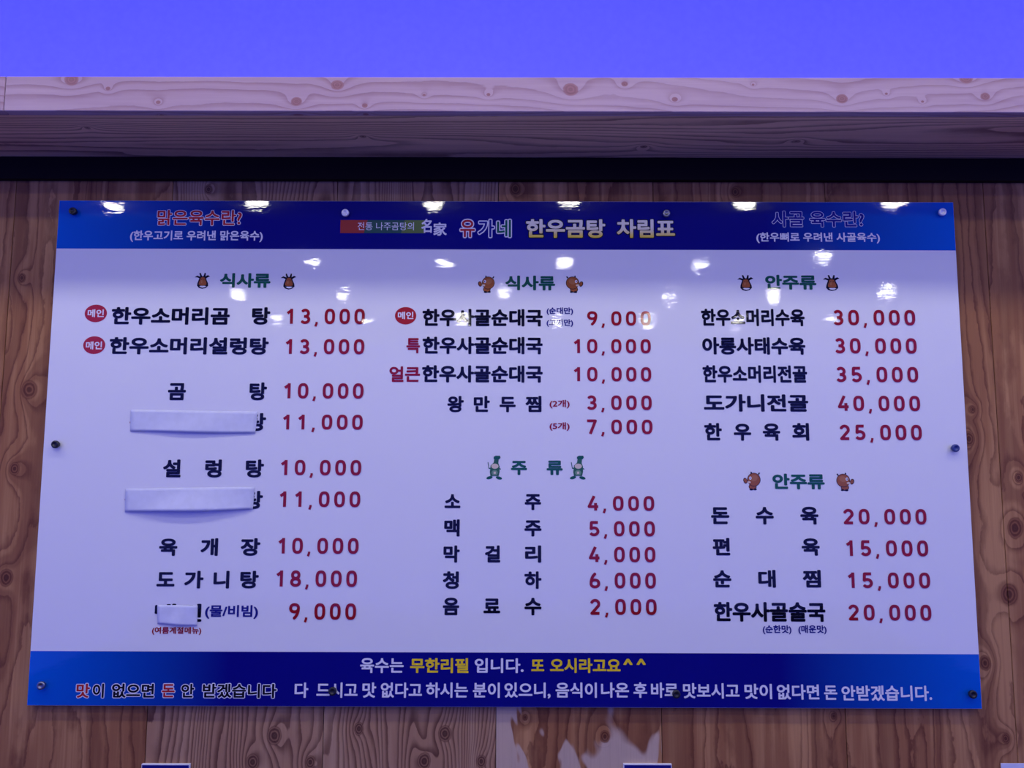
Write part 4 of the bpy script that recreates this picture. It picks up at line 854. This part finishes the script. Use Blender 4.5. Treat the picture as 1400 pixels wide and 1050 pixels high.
cow = [('fill', [(.0, .72), (.16, .83), (.36, .76), (.34, .64), (.16, .72)], BLACK), ('fill', [(1.0, .78), (.86, .86), (.68, .77), (.74, .65), (.88, .74)], BLACK),
       ('fill', [(.30, .98), (.38, 1.0), (.50, .76), (.36, .76)], BLACK), ('fill', [(.72, .98), (.64, 1.0), (.56, .76), (.70, .76)], BLACK),
       ('fill', face, BLACK), ('fill', inner, BROWN), ('fill', ell(.47, .46, .05, .12, 14), BROWN2), ('fill', muzz, WHITE),
       ('fill', ell(.45, .58, .022, .03, 10), BLACK), ('fill', ell(.62, .58, .022, .03, 10), BLACK)]
bull = [('fill', ell(.12, .52, .11, .16, 18, 0.3), BLACK), ('fill', ell(.13, .52, .08, .12, 18, 0.3), BROWN),
        ('fill', ell(.52, .20, .22, .18, 20), BLACK), ('fill', ell(.52, .21, .19, .16, 20), BROWN),
        ('fill', ell(.44, .05, .10, .05, 14), BLACK), ('fill', ell(.66, .06, .09, .05, 14), BLACK),
        ('fill', ell(.60, .58, .37, .37, 30, 0.5), DARK), ('fill', ell(.60, .58, .34, .34, 30, 0.5), BROWN), ('fill', ell(.62, .66, .20, .16, 22, 0.4), BROWN2),
        ('line', [(.45, .92), (.47, 1.0)], BLACK), ('line', [(.86, .86), (.93, .95)], BLACK),
        ('fill', ell(.40, .66, .07, .09, 14), WHITE), ('fill', ell(.39, .66, .03, .04, 10), BLACK), ('fill', ell(.32, .44, .10, .06, 14), CREAM)]
bott = [('fill', ell(.20, .06, .20, .065, 18, 0.15), GREEN), ('fill', ell(.80, .05, .20, .065, 18, -0.15), GREEN),
        ('thin', [(.30, .46), (.16, .46), (.10, .72)], GREEN), ('thin', [(.74, .48), (.92, .42)], GREEN),
        ('fill', [(.26, .13), (.78, .13), (.84, .30), (.84, .54), (.76, .68), (.78, .86), (.50, .86), (.46, .70), (.27, .58), (.22, .30)], BOTTLE),
        ('fill', ell(.54, .55, .23, .11, 20), CREAM), ('fill', ell(.53, .27, .20, .12, 18), BOTTLE2), ('fill', [(.46, .22), (.60, .22), (.60, .32), (.46, .32)], CREAM),
        ('fill', [(.46, .86), (.80, .84), (.90, .91), (.86, 1.0), (.58, 1.0), (.46, .95)], GREEN)]
for b in COWS:
    picture(b, 'cow_picture', 'small brown cow head drawing', cow)
for i, b in enumerate(BULLS):
    picture(b, 'bull_picture', 'small round brown bull drawing', bull, i % 2 == 1)
for b in BOTTLES:
    picture(b, 'bottle_picture', 'small green bottle drawing', bott)

# bolts holding the board
prof = [(0.0055, 0.0), (0.0055, 0.0052), (0.0078, 0.0054), (0.0083, 0.0062), (0.0083, 0.0100), (0.0076, 0.0112), (0.0042, 0.0118), (0.0038, 0.0104), (0.0, 0.0104)]
bolt_me = lathe('bolt', prof)
bmats = ['darkreflect', 'chrome', 'chrome', 'greyreflect', 'darkreflect', 'bluereflect', 'greyreflect', 'darkreflect', 'darkreflect', 'darkreflect']  # bright and dark reflections of the caps are set by colour
for (u, v), k in zip(BOLTS, bmats):
    me = bolt_me.copy()
    o = link('bolt', me, M[k], board, (u * mm, -0.0007, v * mm))
    o['label'] = {'darkreflect': 'bolt cap with dark reflection in its colour', 'chrome': 'shiny steel bolt cap', 'greyreflect': 'steel bolt cap with grey reflection in its colour', 'bluereflect': 'bolt cap with bluish reflection in its colour'}[k]
    o.rotation_euler = (R(random.uniform(-4, 4)), R(random.uniform(0, 360)), R(random.uniform(-4, 4)))

# ---------------------------------------------------------------- paper strips stuck over some dishes
def strip(corners, bulge, label, top=0.0012, nx=28, nz=8):
    (ax, az), (bx_, bz), (cx, cz), (dx, dz) = [(a * mm, b * mm) for a, b in corners]
    base = Vector(((dx + cx) / 2, 0, (dz + cz) / 2))
    bm = bmesh.new()
    grid = []
    for j in range(nz + 1):
        t = j / nz
        rowv = []
        for i in range(nx + 1):
            s = i / nx
            x = (ax + (bx_ - ax) * s) * (1 - t) + (dx + (cx - dx) * s) * t
            z = (az + (bz - az) * s) * (1 - t) + (dz + (cz - dz) * s) * t
            out = top + bulge * math.sin(math.pi * s) ** 0.8 * t ** 1.4 + 0.0012 * t + 0.0007 * math.sin(s * 9 + t * 4)
            z += 0.0008 * math.sin(s * 7) * t
            rowv.append(bm.verts.new((x - base.x, -out, z - base.z)))
        grid.append(rowv)
    for j in range(nz):
        for i in range(nx):
            f = bm.faces.new((grid[j][i], grid[j + 1][i], grid[j + 1][i + 1], grid[j][i + 1])); f.smooth = True
    top_faces = bm.faces[:]
    back = [[bm.verts.new(v.co + Vector((0, 0.00018, 0))) for v in r_] for r_ in grid]
    for j in range(nz):
        for i in range(nx):
            f = bm.faces.new((back[j][i], back[j][i + 1], back[j + 1][i + 1], back[j + 1][i])); f.smooth = True
    rim = [(0, i) for i in range(nx)] + [(j, nx) for j in range(nz)] + [(nz, i) for i in range(nx, 0, -1)] + [(j, 0) for j in range(nz, 0, -1)]
    for (j, i), (j2, i2) in zip(rim, rim[1:] + rim[:1]):
        bm.faces.new((grid[j][i], grid[j2][i2], back[j2][i2], back[j][i]))
    me = bpy.data.meshes.new('paper_strip'); bm.to_mesh(me); bm.free()
    o = link('paper_strip', me, M['paper'], None, (base.x, 0, Z0 + base.z))
    return tag(o, label, 'paper', 'paper strips stuck over dish names')
strip(STRIPS[0], 0.004, 'upper of two long white paper strips covering a dish name left of 11,000')
strip(STRIPS[1], 0.011, 'lower of two long white paper strips, its lower edge bulging off the board')
strip(STRIPS[2], 0.002, 'small white paper patch over a dish name at the bottom left of the board', nx=12)

# ---------------------------------------------------------------- plates on the wall just below the board
def plate(x0, x1, ztop, label):
    t = tag(empty('wall_sign', ((x0 + x1) / 2, WALL_Y, ztop - 0.15)), label, 'sign', 'small blue signs below the menu board')
    h = (x1 - x0) / 2
    link('backing', box_mesh('backing', -h, h, -0.006, 0.0, 0, 0.15, 0.0006), M['whiteplate'], t)
    link('face', box_mesh('face', -h + 0.002, h - 0.002, -0.0068, -0.0061, 0.0022, 0.1478), M['blueplate'], t)
plate(-0.7571, -0.6556, 0.9706, 'small blue sign with white border peeking in at the bottom left')
plate(0.2500, 0.3511, 0.9744, 'small blue sign with white border peeking in at the bottom right of centre')
n = link('paper_note', box_mesh('paper_note', -0.052, 0.052, -0.0016, 0.0, 0, 0.15, 0.0003), M['paper'], None, (1.092, WALL_Y, 0.8266))
tag(n, 'pale lilac paper sheet corner at the bottom right edge of the wall', 'paper')
